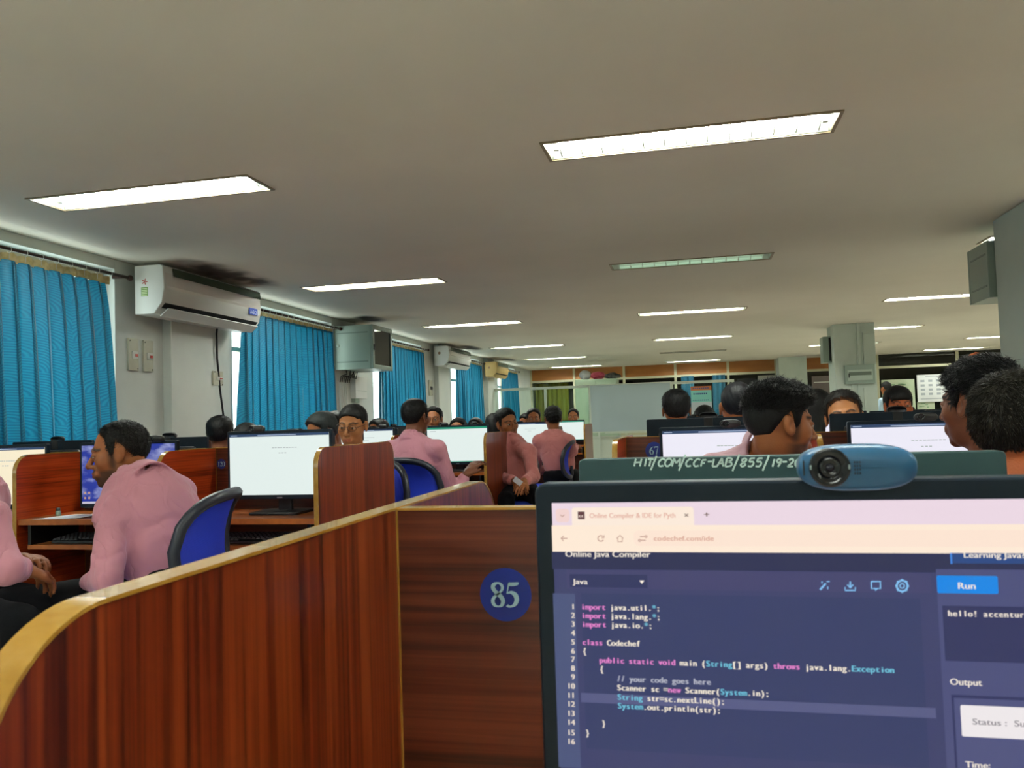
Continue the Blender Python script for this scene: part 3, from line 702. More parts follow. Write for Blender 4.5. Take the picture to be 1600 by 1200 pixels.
L_on = make_light(True); L_off = make_light(False); L_dim = make_light(False); first = {1: L_on, 0: L_off, 2: L_dim}
for c in L_dim.children:
    if c.name.startswith('tube'): c.data.materials[0] = mat('failing_tube', (200, 224, 208), .4, emit=2.2, emit_rgb=(190, 230, 205))  # unlit tubes; weak green emission stands in for light caught by the reflectors
ROWN = ['second behind', 'first behind or above', 'nearest', 'second', 'third', 'fourth', 'fifth', 'farthest']
COLN = ['window-side', 'middle', 'column-side', 'right-hand', 'far right-hand']
for i, (a, b) in enumerate(LX):
    for j, y in enumerate(LY):
        if i == 4 and j < 5: continue
        if (j == 0 and i > 2) or (i, j) == (2, 7): continue
        lit = 0 if (i, j) == (1, 6) else (2 if (i, j) == (1, 3) else 1)
        src = first[lit]
        if src is not None and src.get('used') is None: src.location = (a, y, CEIL); e = src; e['used'] = 1
        else: e = copy_tree(src, None, (a, y, CEIL))
        tag(e, '%s recessed ceiling light, %s column, %s from the camera' % (['dark switched-off', 'glowing', 'dim greenish'][lit], COLN[i], ROWN[j]), 'light', 'recessed lights in the ceiling')
for o in list(COL.objects):
    if 'used' in o: del o['used']
# ------------------------------------------------------------------ curtains on rods
M_rod = mat('dark_brown_rod', (52, 30, 20), .35, metal=.4)
M_tape = noisy('curtain_tape', (186, 166, 110), (206, 190, 140), (30, 30, 30), rough=.9)
WORD = ['farthest behind the camera', 'beside the camera', 'left of the nearest air conditioner', 'between air conditioner and grey cabinet', 'right of the grey wall cabinet', 'right of the second white wall unit', 'in the far corner']
CT, CB = 2.152, .70
def curtain(n, a, b, seed, drape=0.0):
    r = random.Random(seed); zr = 2.20; xr = XW+.085
    rod = empty('curtain_rod', (xr, (a+b)/2, zr)); tag(rod, 'dark brown curtain rod over the window %s' % WORD[n], 'curtain rod', 'curtain rods over the windows')
    h = (b-a)/2+.03
    MB().tube([(0, -h, 0), (0, h, 0)], .0115, 8).build('rod', M_rod, rod, True)
    for s in (-1, 1):
        MB().lathe([(.012, 0), (.020, .012), (.022, .025), (.014, .04), (.004, .046)] if s > 0 else [(.004, -.046), (.014, -.04), (.022, -.025), (.020, -.012), (.012, 0)], 'y', (0, s*h, 0), 12).build('finial', M_rod, rod, True)
        MB().box(-.085, 0, s*(h-.05)-.008, s*(h-.05)+.008, -.012, .012).build('bracket', M_rod, rod)
    a2, b2 = a+.03, b-.15
    cu = empty('curtain', (xr, (a2+b2)/2, CB)); tag(cu, 'teal patterned curtain hanging at the window %s' % WORD[n], 'curtain', 'teal curtains at the windows')
    nf = int((b2-a2)/.115); nu, nv = nf*10, 26; ph = [r.uniform(-.6, .6) for _ in range(nf+1)]; am = [r.uniform(.6, 1.35) for _ in range(nf+1)]; V = []; F = []; UV = []
    Lh = CT-CB
    for j in range(nv+1):
        v = j/nv; z = Lh*v
        for i in range(nu+1):
            u = i/nu; t = u*nf; k = int(t) if t < nf else nf-1; fr = t-k; p = ph[k]*(1-fr)+ph[k+1]*fr; A = am[k]*(1-fr)+am[k+1]*fr
            wob = .5*math.sin(v*2.2+k*.7+p*3)*(1-v)
            ang = 2*PI*(t+.35*p*(1-v)+.10*wob)
            d = A*.044*(.6+.5*(1-v))*math.sin(ang)+.010*math.sin(ang*2.07+k)*(1-v)+.006*(1-v)*math.sin(ang*.37+seed)
            y = (u-.5)*(b2-a2)+(u-.35)*.12*(1-v)**.6-.0*v+.020*math.sin(2*ang)*A+ (drape*(1-v)**1.6*(1 if u > .5 else .4)*(.5 - abs(u-.9)) if drape else 0) - .05*(v**2)*(u if n == 2 else 0)
            zz = z - (.012*math.sin(t*2*PI)**2+.006)*(v > .97) - .02*(v > .9)*u*(n == 2)
            V.append((d, y, zz)); UV.append((u*(b2-a2), v*Lh))
    W_ = nu+1
    F = [(j*W_+i, j*W_+i+1, (j+1)*W_+i+1, (j+1)*W_+i) for j in range(nv) for i in range(nu)]
    o = raw('fabric', V, F, M_curtain, cu, True); uvl = o.data.uv_layers.new(name='UV')
    for lp in o.data.loops: uvl.data[lp.index].uv = UV[lp.vertex_index]
    # header tape: scalloped strip between the fabric and the rod
    V = []; F = []; nt_ = nf*6
    for i in range(nt_+1):
        u = i/nt_; t = u*nf; y = (u-.5)*(b2-a2); d = .012*math.sin(2*PI*t)
        V += [(d-.004, y, Lh-.03), (d-.004, y, Lh+.016+.012*abs(math.cos(PI*t)))]
    for i in range(nt_): F.append((2*i, 2*i+2, 2*i+3, 2*i+1))
    raw('header_tape', V, F, M_tape, cu, True)
    ring = None
    for k in range(nf+1):
        y = (k/nf-.5)*(b2-a2)
        if ring is None:
            ring = MB().tube([(.017*math.cos(q*PI/6), 0, zr-CB-.004+.019*math.sin(q*PI/6)) for q in range(13)], .0022, 4, False).tube([(0, 0, zr-CB-.022), (0, 0, Lh-.01)], .002, 4).build('ring', M_white, cu, True); ring.location = (0, y, 0)
        else: c = ring.copy(); COL.objects.link(c); c.parent = cu; c.location = (0, y, 0)
for n, (a, b) in enumerate(WIN[1:], 1): curtain(n, a, b, 11+n, drape=.0)
# ------------------------------------------------------------------ far end: aluminium and glass screen wall
M_post = mat('far_frame_paint', (186, 184, 152), .5)
M_brown = noisy('orange_brown_board', (150, 92, 34), (164, 104, 42), (2, 2, 6), rough=.45)
PX = [-3.96, -2.865, -1.64, -.41, .815, 1.90]; PX2 = [2.50, 4.11, 5.78, 7.4, 9.45]
fw = empty('trim_5', (0, YF, 0)); tag(fw, kind='structure')
for x in PX+PX2: MB().box(x-.03, x+.03, -.03, .03, 0, CEIL).build('post', M_post, fw)
for a, b in ((PX[0], PX[-1]), (PX2[0], PX2[-1])):
    for z in (2.035, .9): MB().box(a, b, -.025, .025, z-.028, z+.028).build('rail', M_post, fw)
for P_ in (PX, PX2):
    for a, b in zip(P_[:-1], P_[1:]):
        if a < 2.6: MB().box(a+.03, b-.03, -.008, .008, 2.063, CEIL).build('board', M_brown, fw)
        else: MB().box(a+.03, b-.03, -.004, .004, 2.063, CEIL).build('pane', M_darkglass, fw)
        MB().box(a+.03, b-.03, -.004, .004, .93, 2.007).build('pane', M_darkglass if a > -3 else M_glass, fw)
        MB().box(a+.03, b-.03, -.010, .010, .0, .87).build('board', mat('pale_board', (176, 172, 140), .6), fw)
def flatcurtain(label, x0, x1, y, z0, z1, m, amp=.02, per=.12):
    n = int((x1-x0)/per*8); V = []
    for j in (0, 1):
        for i in range(n+1): V.append((x0+(x1-x0)*i/n, y+amp*math.sin(i*2*PI/8)*(1+.3*math.sin(i*.7)), (z0, z1)[j]))
    o = raw('curtain', V, [(i, i+1, n+2+i, n+1+i) for i in range(n)], m, None, True); tag(o, label, 'curtain')
flatcurtain('mustard curtain behind the glass in the far left corner', -3.9, -3.05, YF+.25, .3, 2.0, M_curtain_y)
M_teal_f = curtain_mat('teal_far_curtain', (14, 92, 120), (14, 92, 120), motif=False, trans=.25)
flatcurtain('dark teal curtain left of the far poster', -.28, .02, YF-.055, .6, 2.02, M_teal_f)
flatcurtain('dark teal curtain right of the far poster', .44, .74, YF-.055, .6, 2.02, M_teal_f)
# ------------------------------------------------------------------ workstation benches
TOP = 1.02; DESK = .75
def edge_path(y0, y1, z0, z1, r, n=10, r1=None):
    r1 = r1 or r
    p = [(y0, z0)]
    p += [(y0+r1-r1*math.cos(k*PI/2/n), z1-r1+r1*math.sin(k*PI/2/n)) for k in range(n+1)]
    p += [(y1-r+r*math.sin(k*PI/2/n), z1-r+r*math.cos(k*PI/2/n)) for k in range(n+1)]
    p += [(y1, z0)]; return p
def divider(parent, x, y0, y1, r, mtl, th=.018, z0=.0, r2=None):
    pth = edge_path(y0, y1, z0, TOP, r, 20 if r2 else 10, r2); b = .0012
    core = MB().prism([(p[0], p[1]) for p in [(y0+b, z0)]+[(q[0]+(b if q[0] < (y0+y1)/2 else -b), q[1]-b) for q in pth[1:-1]]+[(y1-b, z0)]], x-th/2, x+th/2).build('divider', mtl, parent)
    n = len(pth); V = []; F = []
    for (y, z) in pth: V += [(x-th/2-.0006, y, z), (x+th/2+.0006, y, z)]
    cy = (y0+y1)/2; cz = .6
    for k, (y, z) in enumerate(pth):
        a = pth[max(k-1, 0)]; c = pth[min(k+1, n-1)]; t = Vector((c[0]-a[0], c[1]-a[1])).normalized(); nn = Vector((t.y, -t.x))*.0022
        V += [(x-th/2-.0006, y+nn.x, z+nn.y), (x+th/2+.0006, y+nn.x, z+nn.y)]
    o2 = 2*n
    for k in range(n-1):
        a = 2*k; F += [(a, a+2, a+3, a+1), (o2+a, o2+a+1, o2+a+3, o2+a+2), (a, o2+a, o2+a+2, a+2), (a+1, a+3, o2+a+3, o2+a+1)]
    eb = raw('edge_band', V, F, M_edge, core, True)
    w = eb.modifiers.new('wn', 'WEIGHTED_NORMAL'); w.keep_sharp = True
    eb.data.polygons.foreach_set('use_smooth', [False]*len(F))
    return core
def bench(label, xs, yc, end_first=True, end_last=True, cx0=None, cx1=None, r=.075, half=.40, far=True, near_half=None, r2=None, group='rows of computer desks'):
    e = empty('workstation_bench', (0, yc, 0)); tag(e, label, 'computer desk', group)
    X0 = xs[0] if cx0 is None else cx0; X1 = xs[-1] if cx1 is None else cx1
    segs = []
    if cx0 is not None and cx0 < xs[0]: segs.append((cx0, xs[0]-.009))
    segs += [(a+.009, b-.009) for a, b in zip(xs[:-1], xs[1:])]
    if cx1 is not None and cx1 > xs[-1]: segs.append((xs[-1]+.009, cx1))
    for i, x in enumerate(xs):
        end = (i == 0 and end_first) or (i == len(xs)-1 and end_last)
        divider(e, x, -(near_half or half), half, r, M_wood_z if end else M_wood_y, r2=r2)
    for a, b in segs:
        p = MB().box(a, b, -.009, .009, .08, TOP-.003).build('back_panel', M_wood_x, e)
        MB().box(a, b, -.0095, .0095, TOP-.003, TOP-.0008).build('edge_band', M_edge, p)
        MB().box(a-.0005, a+.0012, -.0115, -.0088, .08, TOP-.003).build('edge_band', M_edge, p)
        for s in (-1, 1):
            ya, yb = sorted((s*.011, s*(half-.012)))
            d = MB().box(a, b, ya, yb, DESK-.022, DESK).build('desktop', M_desk, e)
            yf = s*(half-.012); MB().box(a, b, min(yf, yf+s*.002), max(yf, yf+s*.002), DESK-.0222, DESK+.0002).build('edge_band', M_edge2, d)
            ya, yb = sorted((s*.10, s*(half-.03)))
            t = MB().box(a+.03, b-.03, ya, yb, DESK-.125, DESK-.107).build('keyboard_tray', M_desk, e)
            for q in (a+.03, b-.045): MB().box(q, q+.015, ya, yb, DESK-.107, DESK-.022).build('tray_runner', M_blackp, t)
            yf = s*(half-.03); MB().box(a+.03, b-.03, min(yf, yf+s*.002), max(yf, yf+s*.002), DESK-.1252, DESK-.1068).build('edge_band', M_edge2, t)
            cpu = MB().box(a+.42, a+.58, min(s*.03, s*.37), max(s*.03, s*.37), .06, .44).build('cpu_shelf', M_dark, e, bevel=.006) if False else None
    return e
M_edge2 = noisy('orange_edge_band', (160, 88, 34), (176, 100, 44), (30, 30, 30), rough=.3, coat=.2)
ROWS = [3.25, 5.80, 8.33, 10.95]
LXS = [-3.47, -2.79, -2.105, -1.42]
RXS = [-.28, .406, 1.09, 1.775]
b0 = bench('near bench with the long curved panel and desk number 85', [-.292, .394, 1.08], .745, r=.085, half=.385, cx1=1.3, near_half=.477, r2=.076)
mb = MB(); mb.lathe([(.0225, 0), (.0225, -.0006)], 'y', (0, 0, 0), 40)
def sticker(parent, x, z, rad, txt, y):
    s = MB().lathe([(rad, y-.0004), (rad, y)], 'y', (x, 0, z), 40).build('number_sticker', M_sticker, parent)
    h = rad*.95; w = (len(txt)-1)*.62*h*.94+.6*h
    m_ = MB(); number(m_, txt, x-w/2, z-h/2, h, y-.0010); m_.build('number', mat('sticker_print', (170, 214, 226), .5), s)
M_sticker = mat('blue_sticker', (16, 44, 140), .35)
c85 = atY(790, 929, .745-.009); sticker(b0, c85.x, c85.z, .0245, '85', -.009)
rowl = ['first', 'second', 'third', 'fourth']
LB = []; RB = []
for i, y in enumerate(ROWS):
    e = bench('%s desk row of the window-side block with a rounded end panel' % rowl[i], LXS, y, end_first=False, cx0=XW+.08); LB.append(e)
    if i < 4: RB.append(bench('%s desk row beyond the near bench in the column-side block' % rowl[i], RXS, y, cx1=None, end_first=False, end_last=True))
sticker(LB[0], -2.070, .947, .022, '120', -.009)
c67 = atY(1022, 704, ROWS[0]-.009); sticker(RB[0], c67.x, c67.z, .034, '67', -.009)
# ------------------------------------------------------------------ monitors
M_scr_w = glow('lit_white_page', (226, 238, 234), 1.0)
M_scr_w2 = glow('lit_white_page_violet', (236, 234, 246), 1.0)
M_scr_c = glow('lit_cream_page', (246, 234, 204), 1.0)
M_navy = glow('lit_navy_bar', (44, 66, 100), 1); M_green = glow('lit_green_bar', (30, 140, 110), 1); M_grey = glow('lit_grey_text', (150, 160, 164), 1)
def wallpaper_mat():
    m = glow('lit_sky_wallpaper', (40, 70, 190), 1.0); nt = m.node_tree; N = nt.nodes; L = nt.links
    tc = N.new('ShaderNodeTexCoord'); no = N.new('ShaderNodeTexNoise'); no.inputs['Scale'].default_value = 14; no.inputs['Detail'].default_value = 5
    mp = N.new('ShaderNodeMapping'); mp.inputs['Scale'].default_value = (1, 1, 1.8); cr = N.new('ShaderNodeValToRGB'); e = cr.color_ramp.elements
    e[0].position = .46; e[0].color = (*lin((34, 52, 150)), 1); e[1].position = .74; e[1].color = (*lin((170, 176, 216)), 1)
    L.new(tc.outputs['Object'], mp.inputs[0]); L.new(mp.outputs[0], no.inputs['Vector']); L.new(no.outputs[0], cr.inputs[0]); L.new(cr.outputs[0], N['Principled BSDF'].inputs['Emission Color']); return m
M_wallp = wallpaper_mat()
def monitor(x, y, ztop, face, label, content='white', w=.47, h=.282, z0=DESK, rz=0.0, group='desktop monitors on the benches', bez=.011, webcamd=True, scribble=False):
    """origin on the desk; local -y is the screen side"""
    e = empty('monitor', (x, y, z0), (0 if face < 0 else PI)+rz); tag(e, label, 'monitor', group)
    zt = ztop-z0; zb = zt-h
    MB().prism(rrect(-w/2, w/2, zb, zt, .006, 3), -.008, .012, 'xz').build('bezel', M_bezel, e, bevel=.0015)
    bk = MB().prism(rrect(-w/2+.05, w/2-.05, zb+.04, zt-.045, .02, 3), .012, .034, 'xz').build('rear_housing', M_blackp, e, bevel=.008)
    mb = MB()
    for k in range(18): mb.box(-.13+k*.015, -.122+k*.015, .034, .0345, zt-.078, zt-.060)
    mb.build('vent_slots', M_dark, bk)
    MB().prism(rrect(-.03, .03, .004, zb+.14, .008, 3), .034, .052, 'xz').build('stand_neck', M_blackp, e, bevel=.003)
    MB().prism(rrect(-.11, .11, -.075, .085, .02, 4), 0, .010, 'xy').build('stand_base', M_blackp, e, bevel=.003)
    MB().box(-.012, .012, -.0095, -.008, zb+.004, zb+.009).build('logo', mat('badge_silver', (150, 160, 170), .3, metal=.6), e)
    sx, sz0, sz1 = w/2-bez, zb+.018, zt-.013
    m_ = {'white': M_scr_w, 'violet': M_scr_w2, 'cream': M_scr_c, 'green': M_scr_w, 'sky': M_wallp, 'off': M_dark}[content]
    s = MB().box(-sx, sx, -.0092, -.008, sz0, sz1).build('screen', m_, e)
    if content in ('white', 'violet', 'cream'):
        MB().box(-sx, sx, -.0096, -.0092, sz1-.011, sz1).build('title_bar', M_navy, s)
        MB().box(-sx*.42, sx*.35, -.0099, -.0096, sz1-.0075, sz1-.0045).build('title_text', glow('lit_title_text', (170, 186, 210), 1), s); MB().box(-sx*.97, -sx*.84, -.0099, -.0096, sz1-.007, sz1-.004).build('title_text', MATS['lit_title_text'], s)
        r = random.Random(int(x*1000)); mb = MB(); x0 = -.03
        for q in range(9): mb.box(x0+q*.0125, x0+q*.0125+.008+.003*r.random(), -.0096, -.0092, sz1-.060, sz1-.057)
        for q in range(3): mb.box(x0+.03+q*.013, x0+.03+q*.013+.008, -.0096, -.0092, sz1-.082, sz1-.078)
        mb.build('page_text', glow('lit_pale_text', (176, 184, 184), 1), s)
    if content == 'green':
        MB().box(-sx, sx, -.0096, -.0092, sz1-.014, sz1).build('title_bar', M_green, s); MB().box(-sx, sx, -.0096, -.0092, sz0, sz0+.006).build('status_bar', M_green, s)
        MB().box(-sx*.9, -sx*.7, -.0096, -.0092, sz1-.03, sz1-.027).build('page_text', M_grey, s)
    if content == 'sky':
        MB().box(-sx, sx, -.0096, -.0092, sz0, sz0+.009).build('taskbar', glow('lit_taskbar', (190, 186, 200), 1), s)
        mb = MB()
        for q in range(4): mb.box(-sx+.01+.02*(q % 2), -sx+.019+.02*(q % 2), -.0096, -.0092, sz0+.02+.022*(q//2), sz0+.029+.022*(q//2))
        mb.build('desktop_icons', glow('lit_icons', (190, 150, 130), 1), s)
    if scribble:
        mb = MB(); r = random.Random(4); px = .205
        ribbon(mb, [(px, zt-.045, .002), (px-.02, zt-.015, .002)], .0124); q = [(px-.03-k*.008, zt-.030+(.007 if k % 2 else -.003)*r.uniform(.5, 1), .0022) for k in range(16)]; ribbon(mb, q, .0124)
        mb.build('paint_marker_writing', M_chalk, e)
    return e
M_chalk = mat('white_marker', (196, 222, 214), .6)
LMX = [-3.03, -2.385, -1.672]; RMX = [.105, .757, 1.44]; LFX = [-3.16, -2.52, -1.865]; RFX = [.035, .765, 1.42]
where_l = ['beside the window wall', 'in the middle desk', 'next to the end panel']; where_r = ['next to the number panel', 'in the middle desk', 'at the far right desk']
cont = {(0, 0): 'cream', (0, 1): 'sky', (0, 2): 'white', (1, 2): 'green', (1, 1): 'white', (2, 2): 'white', (3, 2): 'green', (1, 0): 'off', (2, 1): 'off', (2, 0): 'off', (3, 0): 'off', (3, 1): 'off'}
TOPN = 1.083
MONS = []
for i, y in enumerate(ROWS):
    for j, x in enumerate(LMX):
        zt = {(0, 0): 1.062, (0, 1): 1.062, (0, 2): 1.090}.get((i, j), 1.078)
        c = cont[(i, j)]; lk = {'cream': 'warm white page', 'sky': 'blue cloud wallpaper', 'white': 'white page', 'green': 'green-topped sheet', 'off': 'dark screen'}[c]
        o = monitor(x, y-.21, zt, -1, 'monitor showing a %s, %s window-side row, %s' % (lk, rowl[i], where_l[j]), c, rz=(.03 if (i, j) == (0, 1) else 0)); MONS.append((o, x, y-.21, zt, -1, i))
    for j, x in enumerate(LFX):
        zt = 1.070 if i == 0 else 1.066
        o = monitor(x, y+.22, zt, 1, 'back of a black monitor, %s window-side row, %s' % (rowl[i], where_l[j]), 'white', scribble=(i == 0 and j == 0)); MONS.append((o, x, y+.22, zt, 1, i))
    for j, x in enumerate(RMX):
        zt = [1.055, 1.058, 1.06][j] if i == 0 else 1.06
        o = monitor(x, y-.21, zt, -1, 'monitor showing a %s, %s column-side row, %s' % ('pale violet page' if i == 0 else 'pale page', rowl[i], where_r[j]), 'violet'); MONS.append((o, x, y-.21, zt, -1, i))
    for j, x in enumerate(RFX):
        zt = 1.085
        o = monitor(x, y+.22, zt, 1, 'back of a black monitor, %s column-side row, %s' % (rowl[i], where_r[j]), 'white'); MONS.append((o, x, y+.22, zt, 1, i))
# ------------------------------------------------------------------ webcams
M_camblue = mat('glossy_blue_grey_shell', (30, 84, 122), .34, coat=.15)
M_lens = mat('lens_glass', (6, 8, 14), .08)
M_piano = mat('lens_surround', (8, 12, 20), .12)
def pill(w, h, y0, y1, cx=0, cz=0, k=2.9, n=40, x_=1):
    """soft-cornered oblong, domed towards -y"""
    prof = [(y1, .92), (y1-.003, 1.0), (y0+.009, 1.0)]+[(y0+.007*(1-math.sqrt(1-q*q)), q) for q in (.995, .97, .92, .85, .75, .62, .45, .28, .12, .01)]
    V = []; F = []
    for y, s in prof:
        for q in range(n):
            a = 2*PI*q/n; c, s_ = math.cos(a), math.sin(a); px = math.copysign(abs(c)**(2/k), c)*w/2; pz = math.copysign(abs(s_)**(2/2.55), s_)*h/2
            f = s; V.append((cx+px*(1-(1-f)*.55), y, cz+pz*f))
    m_ = len(prof)
    for i in range(m_-1):
        for q in range(n): F.append((i*n+q, i*n+(q+1) % n, (i+1)*n+(q+1) % n, (i+1)*n+q))
    F.append(tuple(range(n))); return V, F
def webcam(name_label, loc, rz=0.0, blue=True):
    """origin on the top edge of the monitor, lens towards local -y"""
    e = empty('webcam', loc, rz); tag(e, name_label, 'webcam', 'webcams clipped on the monitors')
    V, F = pill(.0735, .0305, -.019, .003, 0, .0035); raw('shell', V, F, M_camblue if blue else M_blackp, e, True)
    MB().lathe([(.0128, -.0165), (.0128, -.0202), (.0122, -.0208), (.0100, -.0206), (.0078, -.0196), (.0070, -.0193)][::-1], 'y', (-.0180, 0, .0042), 32).build('lens_surround', M_piano, e, True)
    l = MB().lathe([(.0066, -.0192), (.0066, -.0210), (.0055, -.0216), (.0042, -.0208), (.0030, -.0206)][::-1], 'y', (-.0180, 0, .0042), 24).build('lens', M_lens, e, True)
    MB().lathe([(.0028, -.0205), (.0022, -.0216), (.0008, -.0222)], 'y', (-.0180, 0, .0042), 16).build('lens_glass', mat('lens_core', (20, 24, 40), .05), l, True)
    mb = MB()
    for a in range(3):
        for b in range(4): mb.box(-.0030+a*.0016, -.0022+a*.0016, -.0194, -.0188, -.0005+b*.0024, .0008+b*.0024)
    mb.box(-.0345, -.0335, -.0185, -.0175, -.001, .009); mb.build('microphone_holes', M_dark, e)
    for q in (-.0300, -.0062):
        MB().box(q-.0006, q+.0006, -.0212, -.0204, .0030, .0060).build('indicator_mark', mat('pale_mark', (150, 170, 170), .3), e, bevel=.0004)
    MB().box(-.02, .02, -.012, .010, -.0085, -.0045).box(-.018, .018, .010, .014, -.045, -.004).build('clip', M_blackp, e, bevel=.001)
    return e
# ------------------------------------------------------------------ near monitor with the code page
NY = .50
A = atY(835, 757, NY); nx0 = A.x; NW, NH = .476, .288; nzt = atY(1200, 751, NY).z
near = monitor(nx0+NW/2, NY+.008, nzt, -1, 'large near monitor with a lit code editor page, beside number 85', 'off', w=NW, h=NH, bez=.012)
for c in list(near.children):
    if c.name.split('.')[0] == 'screen': bpy.data.objects.remove(c)
O_ = Vector((nx0+NW/2, NY+.008, DESK))
yS = -.0094
def U(px, py): p = atY(px, py, NY-.0014)-O_; return p.x, p.z
X0, Z0 = U(862, 786); X1 = NW/2-.008; ZB = nzt-DESK-NH+.018
SC_bg = glow('page_indigo', (58, 62, 104), 1)
scr = MB().box(X0, X1, yS, -.008, ZB, Z0).build('screen', SC_bg, near)
lay = [0]
def rect(name, px0, py0, px1, py1, rgb, r=0.0, z=None, x1abs=False):
    """a block of the page; corners read off at its top left and bottom right"""
    lay[0] += 1; y = yS-.00002*lay[0]; a = U(px0, py0); b = U(px1, py1) if not x1abs else (X1, U(px0, py1)[1])
    zb_, zt_ = (b[1], a[1]) if b[1] < a[1] else (a[1], b[1])
    zb_ = max(zb_, ZB)
    pol = rrect(a[0], b[0], zb_, zt_, r, 4) if r else [(a[0], zb_), (b[0], zb_), (b[0], zt_), (a[0], zt_)]
    V = [(p, y, q) for p, q in pol]; return raw(name, V, [tuple(range(len(V)))], glow('lit_%d_%d_%d' % rgb, rgb, 1), scr)
rect('tab_strip', 862, 786, 1600, 822, (234, 214, 226), x1abs=True)
rect('browser_tab', 893, 793, 1085, 826, (250, 232, 216), .002)
rect('tab_menu_button', 868, 795, 890, 816, (240, 210, 206), .002)
rect('toolbar', 862, 821, 1600, 862, (252, 232, 212), x1abs=True)
rect('address_field', 990, 829, 1600, 853, (251, 227, 209), .003, x1abs=True)
rect('page_header', 862, 862, 1600, 889, (40, 44, 80), x1abs=True)
rect('language_bar', 885, 890, 1456, 927, (64, 64, 106))
rect('language_menu', 890, 897, 1012, 919, (44, 50, 92))
rect('gutter', 864, 927, 908, 1200, (72, 82, 122))
rect('editor_panel', 908, 927, 1452, 1200, (50, 58, 100))
zl0 = U(908, 1097)[1]
rect('current_line', 908, 1097, 1462, 1106, (84, 88, 130))
rect('side_panel', 1462, 889, 1600, 1200, (72, 76, 120), x1abs=True)
rect('learning_banner', 1484, 864, 1600, 880, (36, 70, 130), x1abs=True)
rect('banner_edge', 1484, 864, 1488, 881, (60, 130, 220))
rect('run_button', 1463, 899, 1560, 928, (10, 132, 226), .001)
rect('input_box', 1472, 946, 1600, 1032, (46, 50, 92), x1abs=True)
rect('output_box', 1486, 1085, 1600, 1200, (48, 52, 96), x1abs=True)
rect('output_frame', 1490, 1090, 1600, 1200, (76, 80, 124), x1abs=True)
rect('status_box', 1500, 1101, 1600, 1150, (236, 230, 232), .001, x1abs=True)
yt = yS-.0009
def page_text(name, rgb, items, mono=True):
    for s, px, py, px2, hpx in items:      # px..px2 spans the string, py its baseline, hpx its capital height
        mb = MB(); a = U(px, py); b = U(px2, py); hz = (U(px, py-hpx)[1]-a[1])/.70
        if mono: text(mb, s, a[0], a[1], hz, yt, pitch=(b[0]-a[0])/len(s), bold=hz*.09)
        else: text(mb, s, a[0], a[1], hz, yt, width=b[0]-a[0], bold=hz*.05)
        mb.build(name, glow('ink_%d_%d_%d' % rgb, rgb, 1.0), scr)
CP = 6.98                                 # character pitch in the editor
def L_(n): return {1: 951, 2: 964.5, 3: 978, 4: 992, 5: 1006, 6: 1020, 7: 1033, 8: 1047, 9: 1060.5, 10: 1074.5, 11: 1089, 12: 1102.5, 13: 1117, 14: 1131, 15: 1147, 16: 1161}[n]
DU = (U(1397, 1040)[0]-U(937, 1032)[0])/66.0; U0 = U(910, 1000)[0]
def pxu(u, py):                          # pixel column of a point of the page
    p = O_+Vector((u, -.0094, 0)); d = p-Vector((0, 0, EYE)); return 800+FPX*d.dot(CR)/d.dot(CF)
def code(n, col, s):
    u = U0+col*DU; z0 = (n_z(n)); return (s, u, z0, len(s)*DU, 0)
def n_z(n): return U(899, L_(n)+.5)[1]
def code_run(name, rgb, items):
    for s, u, z, w, _ in items:
        mb = MB(); hz = .0034/.70; text(mb, s, u, z, hz, yt, pitch=DU, bold=hz*.09); mb.build(name, glow('ink_%d_%d_%d' % rgb, rgb, 1.0), scr)
def mz(s, n, col): return code(n, col, s)
page_text('line_numbers', (226, 214, 200), [(str(n), 899-6.2*len(str(n)), L_(n)+.5, 899, 8.5) for n in range(1, 17)])
code_run('code_plain', (236, 226, 210), [mz('java.util.', 1, 7), mz(';', 1, 18), mz('java.lang.', 2, 7), mz(';', 2, 18), mz('java.io.', 3, 7), mz(';', 3, 16), mz('Codechef', 5, 6), mz('{', 6, 0), mz('main (', 7, 23), mz('[] args)', 7, 35),
    mz('java.lang.', 7, 51), mz('{', 8, 4), mz('Scanner sc =', 10, 8), mz('Scanner(', 10, 24), mz('.in);', 10, 38), mz('str=sc.nextLine();', 11, 15), mz('.out.println(str);', 12, 14), mz('}', 14, 4), mz('}', 15, 0)])
code_run('code_keyword', (226, 130, 200), [mz('import', 1, 0), mz('import', 2, 0), mz('import', 3, 0), mz('class', 5, 0), mz('public static void', 7, 4), mz('throws', 7, 44), mz('new', 10, 20)])
code_run('code_type', (110, 190, 214), [mz('String', 7, 29), mz('Exception', 7, 61), mz('String', 11, 8), mz('System', 10, 32), mz('System', 12, 8), mz('*', 1, 17), mz('*', 2, 17), mz('*', 3, 15)])
code_run('code_comment', (176, 178, 192), [mz('// your code goes here', 9, 8)])
page_text('page_headings', (240, 230, 216), [('Online Java Compiler', 883, 869.5, 1016, 9), ('Java', 896, 912, 918, 8), ('Run', 1495, 919.5, 1523, 10), ('Output', 1483, 1069, 1533, 10), ('Time:', 1507, 1198, 1546, 10), ('Learning Java?', 1504, 871, 1600, 9)], False)
page_text('input_text', (232, 222, 210), [('hello! accentur', 1480, 962, 1600, 9)])
page_text('status_text', (140, 134, 140), [('Status :  Su', 1518, 1131, 1600, 9.5)], False)
page_text('tab_text', (226, 178, 160), [('Online Compiler & IDE for Pyth', 921, 809, 1055, 7.5)], False)
page_text('address_text', (214, 160, 140), [('codechef.com/ide', 1021, 844.5, 1115, 7.5)], False)
page_text('browser_marks', (120, 92, 84), [('x', 1069, 807, 1076, 7), ('+', 1099, 808, 1108, 9)], False)
mb = MB(); 
def ln(pts, w=1.6):
    ww = abs(U(900+w, 900)[0]-U(900, 900)[0]); ribbon(mb, [(*U(*p), ww) for p in pts], yt, smooth=0)
